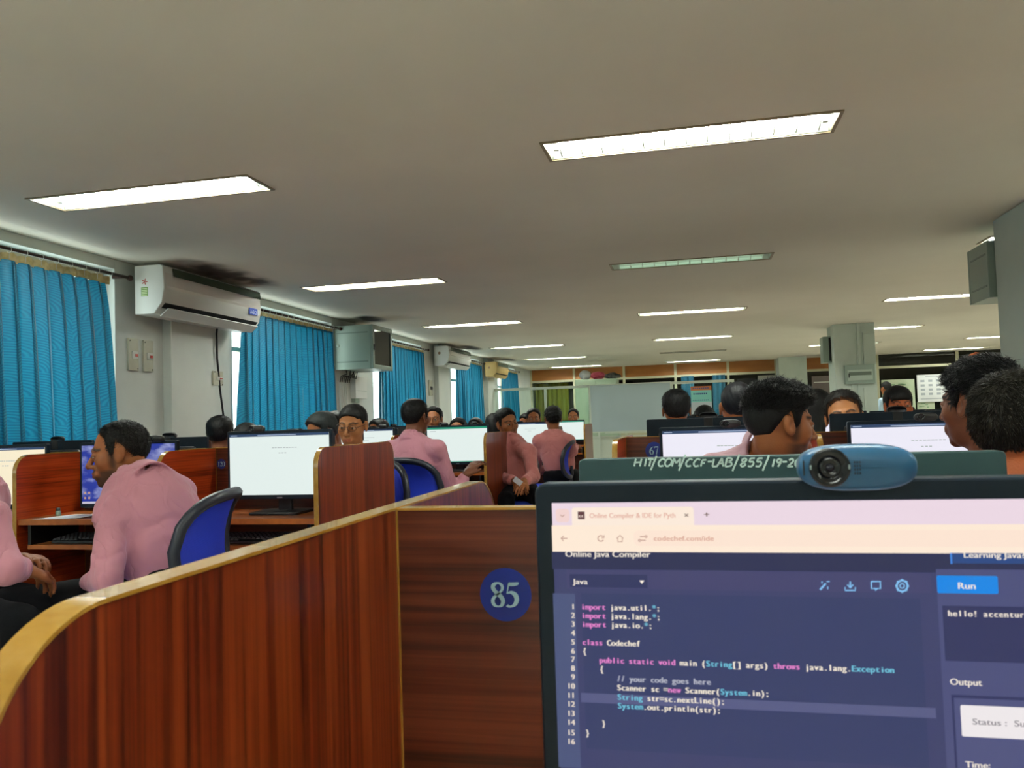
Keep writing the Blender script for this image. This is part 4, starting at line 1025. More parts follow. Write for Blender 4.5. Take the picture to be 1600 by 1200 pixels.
def circ(cx, cy, r, a0=0, a1=360, w=1.6, n=14): ln([(cx+r*math.cos(math.radians(a0+(a1-a0)*k/n)), cy+r*math.sin(math.radians(a0+(a1-a0)*k/n))) for k in range(n+1)], w)
ln([(887, 841), (877, 841)], 1.4); ln([(881, 837), (877, 841), (881, 845)], 1.4); circ(939, 841, 4.5, 30, 330, 1.4); ln([(944, 836), (944, 840), (940, 840)], 1.2)
ln([(964, 841), (969, 836), (974, 841)], 1.3); ln([(965.5, 841), (965.5, 846), (972.5, 846), (972.5, 841)], 1.2); ln([(1000, 838), (1007, 838)], 1.3); ln([(1002, 844), (1009, 844)], 1.3); circ(1009.5, 838, 1.6, w=1.2); circ(999.5, 844, 1.6, w=1.2)
ln([(876, 804), (879, 807), (882, 804)], 1.4); mb.build('browser_icons', glow('ink_browser_icons', (186, 140, 124), 1), scr)
mb = MB(); ln([(1281, 921), (1290, 911)], 2.6); ln([(1291, 908), (1296, 908)], 1.4); ln([(1284, 908), (1284, 911)], 1.6); ln([(1293, 916), (1293, 920)], 1.6)
ln([(1328, 908), (1328, 917)], 2); ln([(1323.5, 913), (1328, 918), (1332.5, 913)], 2); ln([(1320, 917), (1320, 922), (1336, 922), (1336, 917)], 2)
ln([(1361, 908), (1361, 919), (1368, 919)], 2); ln([(1361, 908), (1375, 908), (1375, 919), (1370, 919), (1367, 922)], 2); circ(1409, 915, 8.5, w=2.6); circ(1409, 915, 3.5, w=1.6)
for k in range(8): a = PI*k/4; ln([(1409+8*math.cos(a), 915+8*math.sin(a)), (1409+10.8*math.cos(a), 915+10.8*math.sin(a))], 2.6)
mb.build('editor_icons', glow('ink_editor_icons', (130, 190, 236), 1), scr)
mb = MB(); a = U(999, 906.5); b = U(1007, 906.5); c = U(1003, 912); mb.add([(a[0], yt, a[1]), (b[0], yt, b[1]), (c[0], yt, c[1])], [(0, 2, 1)]); mb.build('menu_arrow', glow('ink_240_230_216', (240, 230, 216), 1), scr)
a = U(903, 799); b = U(914, 811); raw('site_icon', [(a[0], yt+.0002, b[1]), (b[0], yt+.0002, b[1]), (b[0], yt+.0002, a[1]), (a[0], yt+.0002, a[1])], [(0, 1, 2, 3)], glow('ink_site_icon', (92, 56, 60), 1), scr)
page_text('site_icon_letters', (240, 220, 210), [('cc', 904.5, 808, 912.5, 5)])
w1 = atY(1345, 733, NY-.02); webcam('glossy blue-grey oval webcam with a round lens on the near monitor', (w1.x, NY+.001, nzt+.0045)).scale = (.86, .86, .86)
# ------------------------------------------------------------------ the monitor standing back to back with it
HY = 1.0; a = atY(908, 713, HY); b = atY(1560, 706, HY); hw = b.x-a.x; hzt = (a.z+b.z)/2
hit = monitor((a.x+b.x)/2, HY-.012, hzt, 1, 'back of a grey-green monitor with white hand-lettered inventory code', 'off', w=hw, h=.27)
M_hitback = mat('grey_green_monitor_back', (38, 66, 68), .42)
for c in hit.children:
    if c.name.startswith('bezel'): c.data.materials[0] = M_hitback
Oh = Vector(((a.x+b.x)/2, HY-.012, DESK))
def hx(px, py): p = atY(px, py, HY-.024)-Oh; return -p.x, p.z      # the monitor is turned round
mb = MB()
def st(x, y, pts, s=1.0, w=2.0):
    """hand-drawn stroke; x, y = lower left of the letter on the back, unit = 14 px"""
    Q = []
    for p, q in pts:
        u, v = hx(x+p*14*s+q*3.0*s, y-q*14*s); Q.append((u, v, .0021*w/2.0))
    ribbon(mb, Q, .0126, smooth=3 if len(pts) > 3 else 0)
def word(x, y, letters):
    LT = {'H': [[(0, 0), (0, 1)], [(.75, 0), (.75, 1)], [(0, .5), (.75, .55)]], 'I': [[(.2, 0), (.2, 1)]], 'T': [[(0, 1), (.8, 1.0)], [(.4, 1), (.4, 0)]], '/': [[(0, -.45), (.35, 1.25)]],
          'C': [[(.75, .85), (.4, 1), (.08, .7), (0, .35), (.25, .02), (.7, .1)]], 'O': [[(.4, 1), (.05, .75), (.02, .3), (.35, 0), (.75, .3), (.75, .75), (.4, 1)]],
          'M': [[(0, 0), (.05, 1)], [(.05, 1), (.42, .4)], [(.42, .4), (.85, 1)], [(.85, 1), (.88, 0)]], 'F': [[(0, 0), (.02, .9)], [(.0, .95), (.6, 1)], [(0, .5), (.5, .52)]], '-': [[(0, .5), (.45, .52)]],
          'L': [[(0, 1), (0, 0)], [(0, 0), (.6, .02)]], 'A': [[(0, 0), (.4, 1)], [(.4, 1), (.75, 0)], [(.15, .38), (.62, .38)]], 'B': [[(0, 0), (0, 1)], [(0, 1), (.5, .98), (.6, .75), (.1, .55)], [(.1, .55), (.65, .45), (.65, .1), (0, 0)]],
          '8': [[(.4, 1), (.08, .8), (.3, .52), (.6, .25), (.3, 0), (.04, .22), (.35, .5), (.62, .78), (.4, 1)]], '5': [[(.65, 1), (.15, .98)], [(.15, .98), (.1, .58), (.5, .6), (.62, .3), (.4, .02), (.02, .08)]],
          '1': [[(.25, 0), (.3, 1)]], '9': [[(.6, .75), (.35, 1), (.08, .75), (.3, .5), (.6, .7)], [(.62, .95), (.55, .4), (.35, 0)]], '2': [[(.05, .8), (.35, 1), (.6, .75), (.35, .35), (0, 0)], [(0, 0), (.7, .05)]],
          '0': [[(.35, 1), (.05, .7), (.08, .25), (.35, 0), (.65, .3), (.62, .75), (.35, 1)]]}
    for ch, px, s in letters:
        for p in LT[ch]: st(px, y(px), p, s)
base = lambda px: 728.6+(px-990)*.003
word(0, base, [('H', 991, .85), ('I', 1005, .85), ('T', 1010, .80), ('/', 1018, .95), ('C', 1028, .85), ('O', 1038, .9), ('M', 1050, .9), ('/', 1062, 1.05), ('C', 1071, .85), ('C', 1083, .85), ('F', 1095, .75), ('-', 1104, 1.1),
    ('L', 1113, .85), ('A', 1120, .95), ('B', 1133, .95), ('/', 1146, 1.1), ('8', 1156, .95), ('5', 1168, .95), ('5', 1180, .95), ('/', 1193, 1.0), ('1', 1204, .85), ('9', 1211, .9), ('-', 1221, 1.1), ('2', 1230, .9), ('0', 1241, .9)])
mb.build('hand_lettering', M_chalk, hit)
# ------------------------------------------------------------------ more webcams, keyboards, papers
seen = {(0, -1): [0, 1, 2], (0, 1): [0, 1, 2]}
k = 0
WL = {}
for (o, x, y, zt, f, i) in MONS:
    if i > 2: continue
    left = x < -1
    side = 'window-side' if left else 'column-side'
    if (i + int(x*10)) % 3 == 1 and i > 0: continue
    dx = {-3.03: -.10, -2.385: .14, -1.672: -.10}.get(x, .02)
    c = webcam('black webcam on the %s, %s' % ('front-facing monitor' if f < 0 else 'back-turned monitor', o['label'].split(', ', 1)[1]), (x+dx, y, zt+.0045), 0 if f < 0 else PI, blue=False)
def keyboard(x, y, z, label, rz=0):
    e = empty('keyboard', (x, y, z), rz); tag(e, label, 'keyboard', 'keyboards on the trays')
    MB().prism([(-.075, 0), (.075, 0), (.075, .022), (-.075, .012)], -.22, .22, 'yz').build('base', M_blackp, e, bevel=.003)
    mb = MB()
    for r in range(6):
        for c in range(21):
            if (r == 5 and 5 < c < 11): continue
            x0 = -.212+c*.0202; y0 = .066-r*.0245; zz = .0145+.0105*(y0+.075)/.15
            mb.add([(x0, y0-.0185, zz), (x0+.0165, y0-.0185, zz), (x0+.0165, y0, zz+.0012), (x0, y0, zz+.0012), (x0+.002, y0-.0165, zz+.0065), (x0+.0145, y0-.0165, zz+.0065), (x0+.0145, y0-.002, zz+.0072), (x0+.002, y0-.002, zz+.0072)],
                   [(4, 5, 6, 7), (0, 1, 5, 4), (1, 2, 6, 5), (2, 3, 7, 6), (3, 0, 4, 7)])
    o = mb.build('keys', mat('grey_keys', (44, 46, 50), .5), e)
    return e
kb = keyboard(-2.44, ROWS[0]-.27, DESK-.107, 'black keyboard on the pull-out tray, first row middle desk')
for i, y in enumerate(ROWS[:3]):
    for j, x in enumerate(LMX+RMX):
        if i == 0 and j == 1: continue
        nm = ['beside the window wall', 'middle desk', 'next to the end panel', 'next to the number panel', 'middle desk', 'far right desk'][j]
        tag(copy_tree(kb, None, (x-.02, y-.27, DESK-.107), 0), 'black keyboard on a tray, %s %s row, %s' % (rowl[i], 'window-side' if j < 3 else 'column-side', nm))
def sheet(label, pts, z, name='paper_sheet'):
    c = Vector((sum(p[0] for p in pts)/4, sum(p[1] for p in pts)/4)); n = 8; V = []; F = []
    for i in range(n+1):
        for j in range(n+1):
            u, v = i/n, j/n; p = [pts[0][k]*(1-u)*(1-v)+pts[1][k]*u*(1-v)+pts[2][k]*u*v+pts[3][k]*(1-u)*v for k in (0, 1)]
            V.append((p[0]-c.x, p[1]-c.y, .0015+.012*max(0, u-.55)**1.5*(1+.4*math.sin(v*4))))
    F = [(i*(n+1)+j, (i+1)*(n+1)+j, (i+1)*(n+1)+j+1, i*(n+1)+j+1) for i in range(n) for j in range(n)]
    o = raw(name, V, F, M_paper, None, True); o.location = (c.x, c.y, z); m = o.modifiers.new('t', 'SOLIDIFY'); m.thickness = .0008; tag(o, label, 'paper'); return o
sheet('white sheet of paper in front of the wallpaper monitor', [(-2.72, 2.87), (-2.50, 2.88), (-2.46, 3.05), (-2.66, 3.04)], DESK)
sheet('white paper under the cream-page monitor by the window', [(-3.0, 2.87), (-2.84, 2.87), (-2.83, 3.0), (-2.99, 3.0)], DESK)
sheet('small white slip of paper left of the white-page monitor stand', [(-1.98, 2.88), (-1.90, 2.88), (-1.89, 2.93), (-1.97, 2.93)], DESK)
e = empty('correction_bottle', (-2.70, 2.99, DESK+.001)); tag(e, 'tiny greenish-white bottle standing by the paper sheet', 'bottle')
MB().lathe([(.010, 0), (.011, .004), (.011, .018), (.008, .022)], n=16).build('bottle_body', mat('pale_green_plastic', (150, 176, 160), .4), e, True)
MB().lathe([(.0085, .022), (.0085, .032), (.006, .034)], n=16).build('cap', mat('dark_cap', (60, 80, 78), .4), e, True)
# ------------------------------------------------------------------ chairs
def make_chair():
    e = empty('office_chair')
    n = 26; ring = []
    def bp(u, v):                                            # back shell, local: sitter faces +y, back at -y
        w = .205+.022*math.sin(PI*v)-.03*v**3; x = (u-.5)*2*w; y = -.20-.055*(1-((u-.5)*2)**2)+.05*math.sin(PI*v*.9)-.05*v; return Vector((x, y, .56+.322*v))
    for k in range(n): 
        a = 2*PI*k/n; c, s = math.cos(a), math.sin(a); u = .5+.5*math.copysign(abs(c)**.55, c); v = .5+.5*math.copysign(abs(s)**.55, s); ring.append(bp(u, v))
    ring.append(ring[0]); ring.append(ring[1])
    MB().tube(ring, .020, 8, False).build('back_frame', M_chairframe, e, True)
    V = []; F = []; m_ = 12
    for j in range(m_+1):
        for i in range(m_+1): 
            u, v = i/m_, j/m_; cu, cv = (u-.5)*2, (v-.5)*2; uu = .5+.5*cu*math.sqrt(1-cv*cv*.22)*.97; vv = .5+.5*cv*math.sqrt(1-cu*cu*.22)*.97; V.append(bp(uu, vv))
    F = [(j*(m_+1)+i, j*(m_+1)+i+1, (j+1)*(m_+1)+i+1, (j+1)*(m_+1)+i) for j in range(m_) for i in range(m_)]
    raw('back_mesh', V, F, M_mesh, e, True).modifiers.new('t', 'SOLIDIFY').thickness = .003
    MB().prism(rrect(-.24, .24, -.21, .25, .09, 6), .435, .485, 'xy').build('seat', mat('blue_seat_cloth', (24, 62, 196), .8), e, bevel=.018, seg=3)
    MB().prism(rrect(-.235, .235, -.205, .245, .09, 6), .415, .434, 'xy').build('seat_pan', M_chairframe, e)
    MB().tube([(0, -.04, .41), (0, -.16, .41), (0, -.235, .47), (0, -.262, .59), (0, -.262, .66)], [.025, .025, .022, .018, .012], 8).build('back_support', M_chairframe, e, True)
    MB().lathe([(.030, .10), (.030, .25), (.018, .25), (.018, .415)], n=14).build('gas_lift', M_dark, e, True)
    for k in range(5):
        a = 2*PI*k/5+.3; c, s = math.cos(a), math.sin(a)
        f = MB().tube([(0, 0, .105), (c*.15, s*.15, .095), (c*.29, s*.29, .072)], [.026, .020, .014], 8).build('base_leg', M_chairframe, e, True)
        MB().lathe([(.024, -.014), (.028, -.010), (.028, .010), (.024, .014)], 'y', (c*.29, s*.29, .028), 14).lathe([(.008, .045), (.008, .075)], c=(c*.29, s*.29, 0), n=8).build('caster', M_rubber, f, True)
    return e
ch0 = make_chair(); CH = [0]
def chair(x, y, rz, label):
    if CH[0] == 0: ch0.location = (x, y, 0); ch0.rotation_euler = (0, 0, rz); o = ch0
    else: o = copy_tree(ch0, None, (x, y, 0), rz)
    CH[0] += 1; tag(o, label, 'chair', 'blue mesh office chairs'); return o
# ------------------------------------------------------------------ air conditioners
def aircon(y0, y1, xw, z0, z1, dep, label, m_body, tagtxt=None, white=True):
    e = empty('air_conditioner', (xw, y0, z0)); tag(e, label, 'air conditioner', 'split units along the window wall'); L_ = y1-y0; h = z1-z0
    prof = [(0, .0), (0, h), (dep-.035, h), (dep-.012, h-.014), (dep, h*.52), (dep-.02, h*.22), (dep-.085, .0)]
    MB().prism([(p[0], p[1]) for p in prof], 0, L_, 'xz').build('casing', m_body, e, bevel=.008, seg=3)
    MB().add([(dep-.012, .02, h-.03), (dep-.012, L_-.02, h-.03), (dep+.003, L_-.02, h*.56), (dep+.003, .02, h*.56), (dep-.016, .02, h*.30), (dep-.016, L_-.02, h*.30)], [(0, 1, 2, 3), (3, 2, 5, 4)]).build('front_panel', mat('glossy_panel', (224, 220, 214), .06, coat=1.0) if white else m_body, e)
    MB().add([(dep-.004, .10, h-.018), (dep-.004, L_-.01, h-.018), (dep+.004, L_-.01, h-.078), (dep+.004, .10, h-.078)], [(0, 1, 2, 3)]).build('intake_strip', mat('dark_green_strip', (70, 84, 70), .12), e)
    a = (dep-.022, h*.215); b = (dep-.088, .0); mb = MB(); mb.add([(a[0]+.004, .03, a[1]), (a[0]+.004, L_-.03, a[1]), (b[0]+.010, L_-.03, b[1]+.012), (b[0]+.010, .03, b[1]+.012)], [(0, 1, 2, 3)]).build('outlet', M_dark, e)
    f = MB().add([(dep-.006, .05, h*.10), (dep-.006, L_-.05, h*.10), (dep-.070, L_-.05, -.016), (dep-.070, .05, -.016), (dep-.008, .05, h*.10+.006), (dep-.008, L_-.05, h*.10+.006), (dep-.074, L_-.05, -.010), (dep-.074, .05, -.010)], [(0, 1, 2, 3), (4, 5, 6, 7), (0, 1, 5, 4), (3, 2, 6, 7), (0, 3, 7, 4), (1, 2, 6, 5)]).build('louvre', m_body, e)
    if tagtxt:
        s = MB().box(dep-.004, dep+.0045, L_-.20, L_-.07, h*.36, h*.52).build('asset_tag', mat('blue_tag', (28, 70, 190), .4), e)
        g = MB(); text(g, tagtxt, 0, 0, .045, 0, width=.105, bold=.03)
        raw('tag_lettering', [(dep+.006, L_-.19+v[0], h*.38+v[2]) for v in g.v], g.f, mat('tag_print', (210, 220, 240), .5), s)
        mk = mat('leaf_logo_red', (170, 60, 50), .5); mg = mat('energy_label_green', (110, 150, 70), .5)
        MB().add([(.085+.026*math.cos(t)*(.55+.45*math.cos(5*t)), -.001, h-.12+.024*math.sin(t)*(.55+.45*math.cos(5*t))) for t in [2*PI*q/60 for q in range(60)]], [tuple(range(60))]).build('flower_logo', mk, e)
        b_ = MB().box(.055, .110, -.0012, 0, h-.225, h-.160).build('energy_label', mg, e); m_ = MB()
        for q in range(5): m_.box(.060, .104, -.0018, -.0012, h-.220+q*.012, h-.215+q*.012)
        m_.build('label_lines', mat('label_pale', (200, 214, 160), .5), b_)
    else:
        MB().add([(.085+.022*math.cos(t), -.001, h-.11+.022*math.sin(t)) for t in [2*PI*q/16 for q in range(16)]], [tuple(range(16))]).build('round_badge', mat('badge_brown', (140, 110, 80), .5), e)
    return e
aircon(5.04, 6.36, XW+.075, 1.945, 2.298, .245, 'nearest white wall-mounted air conditioner with a blue AC-3 tag', M_white, 'AC-3')
aircon(11.9, 13.15, XW+.075, 1.98, 2.285, .245, 'second white wall-mounted air conditioner, past the grey cabinet', M_white)
aircon(15.0, 16.0, XW+.075, 1.96, 2.235, .24, 'yellowed beige wall air conditioner in the far corner', noisy('yellowed_plastic', (188, 158, 96), (200, 170, 108), (3, 3, 3), rough=.5), white=False)
o = MB().tube([(XW+.10, 6.03, 1.96), (XW+.10, 6.02, 1.90), (XW+.095, 6.03, 1.7), (XW+.09, 6.07, 1.45), (XW+.09, 6.12, 1.2), (XW+.09, 6.2, .9)], .0085, 8).build('power_cable', M_rubber, None, True); tag(o, 'black cable hanging from the nearest air conditioner', 'cable')
# ------------------------------------------------------------------ switch boards, trunking, cabinets
def plate(y, z, w, h, label, x=XW, dark=False):
    e = empty('switch_board', (x, y, z)); tag(e, label, 'switch board')
    MB().box(0, .018, -w/2, w/2, -h/2, h/2).build('plate', noisy('plate_cream', (176, 176, 156), (188, 188, 168), (9, 9, 9), rough=.5), e, bevel=.003)
    MB().box(.018, .026, -w*.22, w*.34, -h*.12, h*.10).build('breaker', M_dark if dark else M_white, e, bevel=.001)
    MB().box(.026, .030, w*.05, w*.3, -h*.06, h*.02).build('toggle', mat('red_toggle', (170, 50, 40), .4) if not dark else M_dark, e)
    for s in (-1, 1): MB().lathe([(.005, .018), (.004, .021)], 'x', (0, s*w*.38, s*-h*.43), 8).build('screw', M_dark, e)
plate(5.10, 1.665, .105, .235, 'left cream switch board with a red toggle under the air conditioner')
plate(5.265, 1.665, .105, .235, 'right cream switch board with a red toggle under the air conditioner')
plate(6.05, 1.53, .14, .12, 'small cream socket on the column behind the hanging cable', XW+.075)
plate(11.88, 1.64, .16, .24, 'dark-fitted switch board under the second white air conditioner', dark=True)
def cabinet(loc, rz, w, d, h, label):
    """local: door on +x side, side face towards -y"""
    e = empty('network_cabinet', loc, rz); tag(e, label, 'network cabinet')
    MB().box(0, d-.03, 0, w, 0, h).build('body', M_steel, e, bevel=.004)
    for z, q_ in ((.085, -.004), (h-.085, -.004), (.085, w), (h-.085, w)): MB().box(.03, d-.06, q_, q_+.004, z-.007, z+.007).build('side_rib', mat('darker_steel', (108, 126, 116), .4), e, bevel=.002)  # side ribs in a darker grey-green than the body
    MB().lathe([(.02, -.004), (.02, .001)], 'y', (.045, 0, h*.55), 16).build('side_lock', mat('steel_pale', (170, 184, 174), .3), e, True)
    d_ = MB().box(d-.028, d, 0, .05, 0, h).box(d-.028, d, w-.05, w, 0, h).box(d-.028, d, .05, w-.05, 0, .05).box(d-.028, d, .05, w-.05, h-.05, h).build('door_frame', M_steel, e, bevel=.003)
    MB().box(d-.02, d-.012, .05, w-.05, .05, h-.05).build('door_glass', mat('smoked_glass', (14, 16, 16), .06), d_)
    MB().box(d, d+.012, .015, .035, h*.42, h*.55).build('door_handle', M_dark, d_, bevel=.002)
    return e
cabinet((XW, 8.50, 1.735), 0, .60, .47, .50, 'grey-green wall cabinet with a smoked door between two curtains')
cabinet((2.505, 5.955, 1.82), PI/2, .545, .40, .385, 'grey-green wall cabinet on the near column')
cabinet((1.99+.02, 12.86, 1.80), PI/2, .02+.0, .0+.40, .36, 'small grey cabinet on the middle column') if False else None
e = empty('wall_box', (1.99, 12.72, 1.80)); tag(e, 'narrow grey-green box on the side of the middle column', 'box')
MB().box(-.11, 0, -.18, .12, 0, .38).build('body', M_steel, e, bevel=.004); MB().box(-.112, -.108, -.16, .10, .02, .36).build('door', M_steel, e); MB().box(-.03, -.002, -.186, -.18, .02, .36).build('dark_edge', M_dark, e)
# cables and trunking under the wall cabinet
for k_ in range(4):
    y_ = 8.60+.055*k_; o = MB().box(XW, XW+.022, y_, y_+.030, .8, 1.62).build('cable_trunking', M_white, None, bevel=.003)
    tag(o, '%s white vertical trunking strip under the grey wall cabinet' % ['first', 'second', 'third', 'fourth'][k_], 'cable trunking', 'trunking strips under the wall cabinet')
cables = MB()
for k_ in range(6):
    y_ = 8.58+.05*k_; cables.tube([(XW+.06+.03*(k_ % 2), y_+.1, 1.735), (XW+.09, y_+.05, 1.69-.02*(k_ % 3)), (XW+.04, y_, 1.67), (XW+.025, y_, 1.60)], .006, 6)
o = cables.build('cable_bundle', M_blackp, None, True); tag(o, 'bundle of cables dropping out of the grey wall cabinet', 'cable')
e = empty('junction_box', (XW, 9.08, 1.42)); tag(e, 'pale junction box on the wall under the grey cabinet', 'box')
MB().box(0, .07, -.17, .17, 0, .26).build('body', M_white, e, bevel=.004); MB().box(.07, .074, -.15, .15, .09, .094).build('lid_seam', M_steel, e); MB().box(0, .05, -.14, -.02, -.05, 0).build('cable_gland', M_steel, e)
# distribution board and trunking on the middle column
e = empty('distribution_board', (2.31, 12.3, 1.46)); tag(e, 'pale green distribution board on the middle column', 'distribution board')
MB().box(-.20, .20, -.07, 0, 0, .27).build('case', M_steel, e, bevel=.005); MB().box(-.165, .165, -.078, -.07, .05, .20).build('door', mat('pale_door', (170, 186, 172), .35), e, bevel=.002); MB().box(-.15, .15, -.081, -.078, .12, .17).build('window_strip', mat('strip_glass', (110, 122, 110), .1), e); MB().box(-.155, -.14, -.084, -.078, .09, .15).build('latch', M_dark, e)
for x0, x1, z0, z1, lb in ((2.30, 2.345, 1.73, CEIL, 'tall trunking from the ceiling down to the distribution board'), (2.38, 2.40, 1.73, 2.19, 'thin second trunking above the distribution board'), (2.38, 2.54, 2.17, 2.19, 'short level trunking near the top of the middle column'), (2.20, 2.23, .7, 1.46, 'left trunking below the distribution board'), (2.28, 2.31, .7, 1.46, 'middle trunking below the distribution board'), (2.36, 2.39, 1.0, 1.40, 'right trunking below the distribution board')):
    o = MB().box(x0, x1, 12.275, 12.299, z0, z1).build('cable_trunking', M_col, None, bevel=.002); tag(o, lb, 'cable trunking')
# ------------------------------------------------------------------ glass screen and whiteboard at the far end
GY = 15.7
g = empty('glass_screen', (0, GY, 0)); tag(g, 'thin white-framed glass screen running from the window wall to the whiteboard', 'partition')
for x in (-3.93, -2.86, -1.98, -.40, .73): MB().box(x-.022, x+.022, -.02, .02, 0, 1.71).build('post', M_alu, g, bevel=.003)
MB().box(-3.95, .75, -.022, .022, 1.69, 1.74).build('top_rail', M_alu, g, bevel=.003)
MB().box(-3.95, .75, -.02, .02, .70, .74).build('middle_rail', M_alu, g, bevel=.003)
for a, b in ((-3.93, -2.86), (-2.86, -1.98), (-.40, .73)):
    MB().box(a+.022, b-.022, -.003, .003, .74, 1.69).build('pane', M_glass, g)
for a, b in ((-3.93, -2.86), (-2.86, -1.98), (-1.98, -.40), (-.40, .73)): MB().box(a+.022, b-.022, -.006, .006, .04, .70).build('lower_board', M_alu, g)
w = empty('whiteboard', (-1.19, GY-.12, 0)); tag(w, 'large pale whiteboard on a stand in front of the glass screen', 'whiteboard')
MB().box(-.76, .76, -.012, .012, .83, 1.72).build('writing_surface', mat('whiteboard_enamel', (166, 182, 186), .13, coat=.6), w)
MB().box(-.785, -.76, -.018, .018, .81, 1.74).box(.76, .785, -.018, .018, .81, 1.74).box(-.76, .76, -.018, .018, 1.72, 1.74).box(-.76, .76, -.018, .018, .81, .83).build('frame', M_alu, w, bevel=.003)
MB().box(-.5, .5, -.07, -.018, .79, .805).build('pen_tray', M_alu, w, bevel=.002)
for x in (-.62, .62):
    MB().box(x-.018, x+.018, -.016, .016, .04, .81).build('leg', M_alu, w); MB().box(x-.02, x+.02, -.28, .28, .01, .04).build('foot', M_alu, w)
c = empty('tall_cabinet', (-2.03, 17.2, 0)); tag(c, 'tall pale green steel cabinet behind the glass screen', 'cabinet')
ztc = atY(935, 592, 17.2).z
MB().box(-.45, .45, 0, .5, .05, ztc).build('body', mat('pale_green_enamel', (160, 178, 152), .5), c, bevel=.006)
for s in (-1, 1): d_ = MB().box(min(0, s*.44)+.003, max(0, s*.44)-.003, -.018, 0, .08, ztc-.03).build('door', mat('pale_green_enamel', (160, 178, 152), .5), c, bevel=.003); MB().box(s*.04-.008, s*.04+.008, -.035, -.018, .95, 1.10).build('door_handle', M_chrome, d_)
for s in (-1, 1): MB().box(s*.4-.03, s*.4+.03, .05, .45, 0, .05).build('foot', M_dark, c)
def blob(name, label, cat, loc, r, m, seed, knot=False):
    X, Y, Z, o_ = grid((-r[0]-.03, -r[1]-.03, -.02), (r[0]+.03, r[1]+.03, r[2]*2+.03), .012)
    def f(P):
        d = ell(P, (0, 0, r[2]), r); d = d+.012*blocknoise(P, 40, seed)
        if knot: d = smin(d, ell(P, (r[0]*.9, 0, r[2]*.8), (.06, .05, .04)), .02); d = smin(d, ell(P, (-r[0]*.8, 0, r[2]*.9), (.07, .05, .045)), .02)
        return smax(d, .001-P[2], .004)
    Vv, Ff = nets(f((X, Y, Z)), o_, .012); o = np_mesh(name, Vv, Ff, m); o.location = loc; tag(o, label, cat); return o
cy = 17.42
def cx_(px): return atY(px, 590, 17.4).x
blob('bag', 'white bundle on top of the tall pale green cabinet', 'bag', (cx_(914), cy, ztc), (.13, .12, .105), mat('white_cloth', (206, 204, 204), .8), 3)
blob('cloth_roll', 'red rolled bundle in the middle of the cabinet top', 'cloth', (cx_(934), cy, ztc), (.16, .10, .085), noisy('red_cloth', (150, 30, 50), (200, 90, 110), (9, 9, 30), rough=.8), 5)
blob('cloth_heap', 'grey crumpled bundle at the right of the cabinet top', 'cloth', (cx_(957), cy, ztc), (.14, .10, .065), noisy('grey_cloth', (44, 44, 46), (110, 106, 100), (14, 14, 14), rough=.9), 6, True)
# poster, notices and boards at the far end
def board(name, label, cat, px0, py0, px1, py1, y, m, th=.012, parts=()):
    a = atY(px0, py0, y); b = atY(px1, py1, y); w_ = b.x-a.x; h_ = a.z-b.z; e = empty(name, (a.x, y, b.z)); tag(e, label, cat)
    MB().box(0, w_, 0, th, 0, h_).build('sheet', m, e)
    for nm, u0, v0, u1, v1, mm in parts: MB().box(u0*w_, u1*w_, -.003, 0, v0*h_, v1*h_).build(nm, mm, e)
    return e, w_, h_
po, pw, phh = board('poster', 'tall pale poster with an orange heading between teal curtains', 'poster', 1079, 604, 1114, 668, GY-.04, mat('poster_white', (176, 184, 190), .6),
    parts=(('heading_band', 0, .90, 1, 1, mat('poster_orange', (176, 96, 50), .6)), ('mint_band', 0, .62, 1, .90, mat('poster_mint', (120, 190, 178), .6))))
g_ = MB(); 
for q in range(7): g_.box(.12*pw+q*.10*pw, .12*pw+q*.10*pw+.07*pw, -.004, -.003, .80*phh, .835*phh)
for q in range(9): g_.box(.08*pw+q*.09*pw, .08*pw+q*.09*pw+.06*pw, -.004, -.003, .655*phh, .672*phh)
for q in range(8): g_.box(.10*pw+q*.10*pw, .10*pw+q*.10*pw+.07*pw, -.004, -.003, .94*phh, .965*phh)
g_.build('printed_lines', mat('poster_ink', (50, 70, 120), .6), po)
board('hanging_screen', 'black panel hanging before the far glass wall', 'screen', 1152, 592, 1183, 640, YF-.075, M_dark, .04, parts=(('bezel_strip', 0, 0, 1, .05, M_bezel),))
board('window_poster', 'pale translucent sheet on the far glass wall near the pillar', 'notice', 1184, 587, 1219, 640, YF-.045, mat('pale_grey_sheet', (150, 148, 136), .4), .01)
board('notice', 'framed grey notice between the two pillars at the far end', 'notice', 1268, 588, 1302, 640, YF-.045, mat('dull_pink_grey', (120, 110, 108), .25), .02, parts=(('bright_strip', .1, .80, .95, .83, M_white),))
gb = noisy('green_white_board', (168, 182, 150), (186, 196, 168), (3, 3, 3), rough=.6)
inkg = mat('faint_green_print', (110, 150, 110), .6)
for n_, (a, b, c_, d) in enumerate(((1377, 594, 1431, 640), (1433, 628, 1462, 662), (1464, 640, 1500, 662), (1388, 641, 1431, 668))):
    e, w_, h_ = board('notice_board', ['large pale green notice board behind the standing man', 'small pale green notice below the white planner', 'lower right pale green notice at the far end', 'lower left pale green notice at the far end'][n_], 'notice board', a, b, c_, d, YF-.05, gb, .015)
    g_ = MB(); r = random.Random(n_)
    for q in range(14): x_ = r.uniform(.08, .8)*w_; z_ = r.uniform(.1, .9)*h_; g_.box(x_, x_+r.uniform(.03, .1), -.003, 0, z_, z_+.02)
    g_.build('pinned_notes', inkg, e)
e, w_, h_ = board('wall_planner', 'white planner sheet with a printed grid at the far end', 'planner', 1432, 586, 1480, 627, YF-.075, mat('planner_white', (206, 208, 206), .6), .01)
pi_ = mat('planner_ink', (150, 156, 160), .6)
for r_ in range(4):
    for q in range(3): MB().box(w_*(.12+.27*q), w_*(.26+.27*q), -.003, 0, h_*(.25+.16*r_), h_*(.33+.16*r_)).build('month_block', pi_, e)
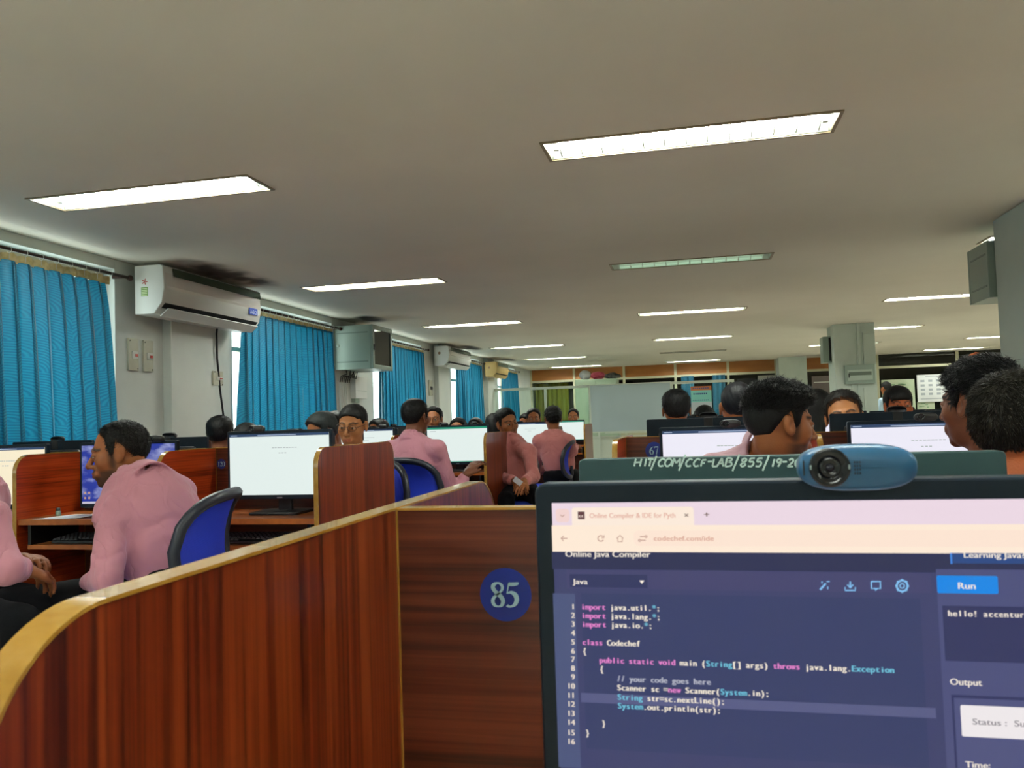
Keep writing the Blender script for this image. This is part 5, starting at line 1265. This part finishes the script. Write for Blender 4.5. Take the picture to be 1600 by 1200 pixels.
MB().box(w_*.1, w_*.85, -.003, 0, h_*.10, h_*.13).build('footer_line', pi_, e); MB().box(w_*.3, w_*.7, -.003, 0, h_*.92, h_*.95).build('heading_line', pi_, e)
e = empty('equipment_rack', (3.9, 10.6, 0)); tag(e, 'dark shelf rack beside the near column with a bag on top', 'rack')
zt_ = atY(1545, 571, 10.6).z; xa = atY(1520, 571, 10.6).x; e.location = (xa, 10.6, 0)
MB().box(.0, .55, 0, .5, zt_-.04, zt_).build('top_shelf', M_dark, e); MB().box(.0, .55, 0, .5, .9, .93).build('lower_shelf', M_dark, e)
for x_ in (.02, .50):
    for y_ in (.02, .46): MB().box(x_, x_+.03, y_, y_+.03, 0, zt_-.04).build('post', mat('violet_grey_post', (70, 66, 84), .5), e)
blob('bag', 'black bag with an orange patch on top of the dark rack', 'bag', (xa+.27, 10.85, zt_), (.22, .14, .085), noisy('black_orange_cloth', (14, 14, 16), (30, 26, 26), (6, 6, 6), rough=.8), 8)
blob('cap', 'orange cap lying behind the black bag', 'cap', (xa+.17, 11.03, zt_), (.10, .06, .095), mat('orange_cloth', (170, 84, 34), .8), 9)
# ------------------------------------------------------------------ people
PK = (196, 134, 148); PKW = (196, 122, 118); PKL = (200, 158, 170)
far = dict(res=.016, hres=.009)
mid = dict(res=.011, hres=.006)
def hp(px, py, D): p = atD(px, py, D); return (p.x, p.y, p.z)
def seat_label(s): return s
# left, near
H = hp(187, 708, 2.95)
SLp = np.array(hp(176, 800, 2.78)); SRp = np.array(hp(276, 770, 2.98)); PEL = np.array(hp(262, 925, 2.85))
person('man in a pink shirt leaning left in profile, cropped dark hair and short beard', H, 2.12, hpitch=.14, hroll=.0, tyaw=.85, hair='buzz', beard=.95, skin='mid', shirt=PK, res=.0058, hres=.0036, nstr=2500, haircol=(22, 20, 17),
    sh=(SLp, SRp), pelvis=(PEL[0], PEL[1], .56), arms=[(np.array(hp(165, 905, 2.62)), np.array(hp(138, 912, 2.80))), (SRp+np.array([-.02, .08, -.26]), SRp+np.array([-.20, .26, -.27]))], seed=3, wr=.0062, sleeve=.9, kneedir=np.array([-.93, -.30, 0]))
c_ = atD(346, 824, 2.74); chair(c_.x-.245, c_.y-.05, 1.80, 'blue mesh office chair behind the man leaning left, its back towards the camera')
Hq = np.array(hp(-62, 705, 2.75))
person('person in a pink shirt cut off by the left edge, dark trousers, facing right', tuple(Hq), -1.3, tyaw=-1.15, shirt=PK, res=.008, hres=.007, seed=5, sh=(np.array(hp(-55, 800, 2.95)), np.array(hp(-15, 812, 2.55))),
    pelvis=(Hq[0]-.05, Hq[1], .56), arms=[(np.array(hp(-20, 900, 2.95)), np.array(hp(28, 876, 2.85))), (np.array(hp(8, 888, 2.48)), np.array(hp(32, 890, 2.55)))], wr=.004, skin='mid', kneedir=np.array([.96, -.10, 0]))
chair(Hq[0]-.03, Hq[1], -1.2, 'blue office chair under the person at the left edge, only its seat in view')
# first row, window side, far side of the desks
person('girl in thin glasses with tied-back dark hair looking down to her left', hp(551, 665, 4.35), PI+.05, hpitch=.17, hroll=-.05, tyaw=PI, hair='tied', fem=1, skin='light', specs=True, shirt=PKL, res=.011, hres=.0045, seed=6, front=.066, sc=.97, hands=False)
person('person with black hair seen from behind, beneath the hanging cable', hp(345, 680, 5.3), .2, hair='side', seed=8, shirt=PK, skin='dark', **mid, nstr=800)
person('person mostly hidden behind the white-page monitor, forehead showing', hp(384, 692, 4.75), PI+.1, hair='tied', seed=9, shirt=PK, fem=1, **mid, front=.055)
person('person with greying dark hair bent behind the white-page monitor', hp(503, 678, 4.7), PI-.5, hpitch=.35, hair='side', seed=10, shirt=PK, haircol=(34, 38, 38), **mid)
person('person with a black hair bun in front of the second curtain', hp(519, 672, 5.4), PI, hpitch=.2, hair='bun', seed=11, shirt=PK, fem=1, **mid)
# second row
S8 = hp(650, 653, 5.25)
person('man in a pink shirt and blue lanyard seen from behind at the green-topped screen', S8, -.30, tyaw=-.30, hair='short', seed=12, shirt=PK, skin='dark', res=.0085, hres=.005, lanyard=True, nstr=900, beard=.3,
    sh=(np.array(S8)+[-.185, -.02, -.205], np.array(S8)+[.165, -.09, -.205]), arms=[(np.array(S8)+[-.22, .1, -.50], np.array(S8)+[-.05, .32, -.46]), (np.array(S8)+[.24, .0, -.50], np.array(hp(728, 742, 5.20)))], pelvis=(S8[0]-.02, S8[1]-.10, .56), wr=.004)
chair(-1.66, 4.83, -.25, 'blue mesh office chair of the man with the blue lanyard')
chair(-1.98, 4.50, -.5, 'second blue office chair, half hidden behind the rounded end panel')
person('curly-haired person in glasses beyond the green-topped screen', hp(678, 656, 7.6), PI+.1, hair='wavy', seed=13, shirt=PK, specs=True, **far)
person('head top above the second row, just right of the girl', hp(590, 677, 6.9), PI-.4, hair='side', seed=14, shirt=PK, **far)
person('black head of hair below the third curtain, left one', hp(716, 674, 7.3), PI, hair='short', seed=15, shirt=PK, **far)
person('black head of hair below the fourth curtain, right one', hp(743, 670, 9.2), PI, hair='side', seed=16, shirt=PK, **far)
S11 = hp(792, 662, 6.3)
person('man with a thin moustache and red-pink shirt turned towards the camera, hands together', S11, PI+.78, hroll=.16, hpitch=.04, tyaw=PI+.5, hair='short', seed=17, shirt=PKW, skin='mid', beard=.42, res=.0085, hres=.005, front=.066, nstr=500, wr=.004,
    sh=(np.array(hp(826, 705, 6.1)), np.array(hp(766, 695, 6.45))), arms=[(np.array(hp(833, 745, 5.95)), np.array(hp(819, 752, 5.8))), (np.array(hp(770, 740, 6.2)), np.array(hp(806, 752, 5.9)))], pelvis=(S11[0]+.05, S11[1]+.02, .56), kneedir=np.array([.35, -.94, 0]))
o = MB().box(-.02, .02, -.004, .004, -.042, .042).build('phone', mat('white_phone', (200, 204, 214), .2), bevel=.003); p_ = atD(809, 752, 5.66); o.location = p_; o.rotation_euler = (.6, -.9, .3); tag(o, 'small white phone held by the man with the moustache', 'phone')
chair(S11[0]+.06, S11[1]+.05, PI+.5, 'blue office chair under the man with the moustache')
person('person in pink with loose black hair behind the man with the moustache', hp(772, 668, 7.0), .5, hair='long', seed=18, shirt=PK, fem=1, **far)
person('person with a black cap of hair and headphones, third row', hp(834, 655, 9.2), PI+.2, hair='side', seed=19, shirt=PK, **far)
person('second dark head next to the one in headphones, third row', hp(822, 661, 10.2), PI-.4, hpitch=.3, hair='short', seed=20, shirt=PK, **far)
S14 = hp(864, 655, 7.7)
person('man in pink seen from behind in the third row, tousled black hair', S14, .35, tyaw=-.25, hair='wavy', seed=21, shirt=PKW, res=.011, hres=.006, nstr=700,
    sh=(np.array(S14)+[-.14, -.02, -.205], np.array(S14)+[.155, -.04, -.21]), arms=[(np.array(S14)+[-.2, .1, -.50], np.array(S14)+[0, .3, -.46]), (np.array(hp(894, 705, 7.55)), np.array(hp(899, 697, 7.8)))], pelvis=(S14[0]+.06, S14[1]-.02, .56))
c_ = atD(890, 706, 7.5); chair(c_.x-.25, c_.y, 1.72, 'blue office chair of the man in the third row')
person('dark-haired person facing the camera beyond the fourth row screens', hp(896, 652, 11.6), PI, hair='short', seed=22, shirt=(170, 180, 200), **far)
# column side block
person('boy with rounded black hair seen from behind, left of the poster', hp(1057, 642, 4.75), 0.05, hair='side', seed=23, shirt=PK, res=.011, hres=.005, nstr=600, haircol=(7, 7, 8))
person('girl in a black headset half hidden below the poster', hp(1101, 657, 6.35), PI+.05, hpitch=.1, hair='tied', seed=24, shirt=PK, fem=1, skin='light', **mid, front=.055)
person('tall man with close-cropped hair seen from behind, partly hidden by the bearded man', hp(1153, 637, 3.75), .05, hair='buzz', seed=25, shirt=PKL, res=.010, hres=.005, haircol=(12, 13, 18), sc=1.03)
S19 = hp(1219, 663, 2.48)
person('bearded man with ruffled black hair in near profile, looking right', S19, -1.22, hpitch=.10, tyaw=-.2, hair='spiky', seed=26, shirt=PKL, skin='mid', beard=.95, res=.0062, hres=.0034, nstr=5000, haircol=(12, 12, 12), front=.062, sc=1.04, hands=False, wr=.005, sh=(hp(1118, 738, 2.62), hp(1292, 742, 2.52)))
person('person with long black hair and pink shirt behind the bearded man', hp(1278, 640, 4.85), -.5, hair='long', seed=27, shirt=PKL, fem=1, **mid)
person('man with a short brown fringe, only forehead and brows above a monitor', hp(1319, 652, 3.65), PI-.15, hroll=.1, hair='brush', seed=28, shirt=PK, skin='light', res=.011, hres=.0045, nstr=1500, haircol=(16, 13, 11), front=.072)
person('boy with a black fringe peering over a monitor', hp(1404, 635, 5.0), PI+.05, hair='fringe', seed=29, shirt=PK, skin='red', res=.012, hres=.005)
person('standing man in a pale blue shirt at the far notice boards', hp(1384, 607, 15.2), .5, tyaw=.6, hair='side', seed=30, shirt=(170, 196, 214), legs='stand', res=.016, hres=.010)
S24 = hp(1530, 632, 2.22)
person('man with thick wavy black hair in left profile, near the column', S24, .66, hpitch=.02, tyaw=.3, hair='wavy', seed=31, shirt=PKL, skin='dark', beard=.25, res=.0065, hres=.0034, nstr=5000, haircol=(8, 8, 9), front=.058, sc=1.03, hands=False)
S25 = hp(1594, 675, 1.74)
person('person with short brushed brown-black hair seen from behind at the right edge', S25, -.85, hpitch=.05, tyaw=.1, hair='brush', seed=32, shirt=PKL, skin='red', res=.0075, hres=.0036, nstr=8000, haircol=(30, 27, 20), sc=1.03, hands=False)
# headset of the girl below the poster
p_ = atD(1101, 652, 6.35); e = empty('headset', p_); tag(e, 'black headset worn by the girl below the poster', 'headset')
MB().tube([(.084*math.cos(a), 0, -.012+.104*math.sin(a)) for a in [PI*k/12 for k in range(13)]], .009, 6).build('headband', M_blackp, e, True)
for s in (-1, 1): MB().lathe([(.034, -.018), (.038, -.005), (.038, .005), (.030, .018)], 'x', (s*.086, 0, -.01), 16).build('ear_cup', M_blackp, e, True)

SEATS = {'girl in thin glasses': PI, 'beneath the hanging cable': .2, 'hidden behind the white-page': PI, 'rounded black hair': .05, 'black headset half': PI, 'close-cropped hair seen': .05,
         'bearded man with ruffled': -.2, 'long black hair and pink': -.5, 'short brown fringe': PI-.15, 'peering over a monitor': PI, 'thick wavy black hair': .3, 'short brushed brown-black': .1, 'curly-haired person': PI, 'right of the girl': PI-.4}
for o in [q for q in COL.objects if q.get('category') == 'person']:
    for k_, a_ in SEATS.items():
        if k_ in o['label'] and 'headset worn' not in o['label']:
            chair(o.location.x, o.location.y, a_, ('blue mesh office chair under the %s' % o['label'].replace('person ', 'one ').split(',')[0])[:200])
for o in COL.objects:
    if o.get('category') == 'chair' and len(o['label'].split()) > 16: o['label'] = ' '.join(o['label'].split()[:16])
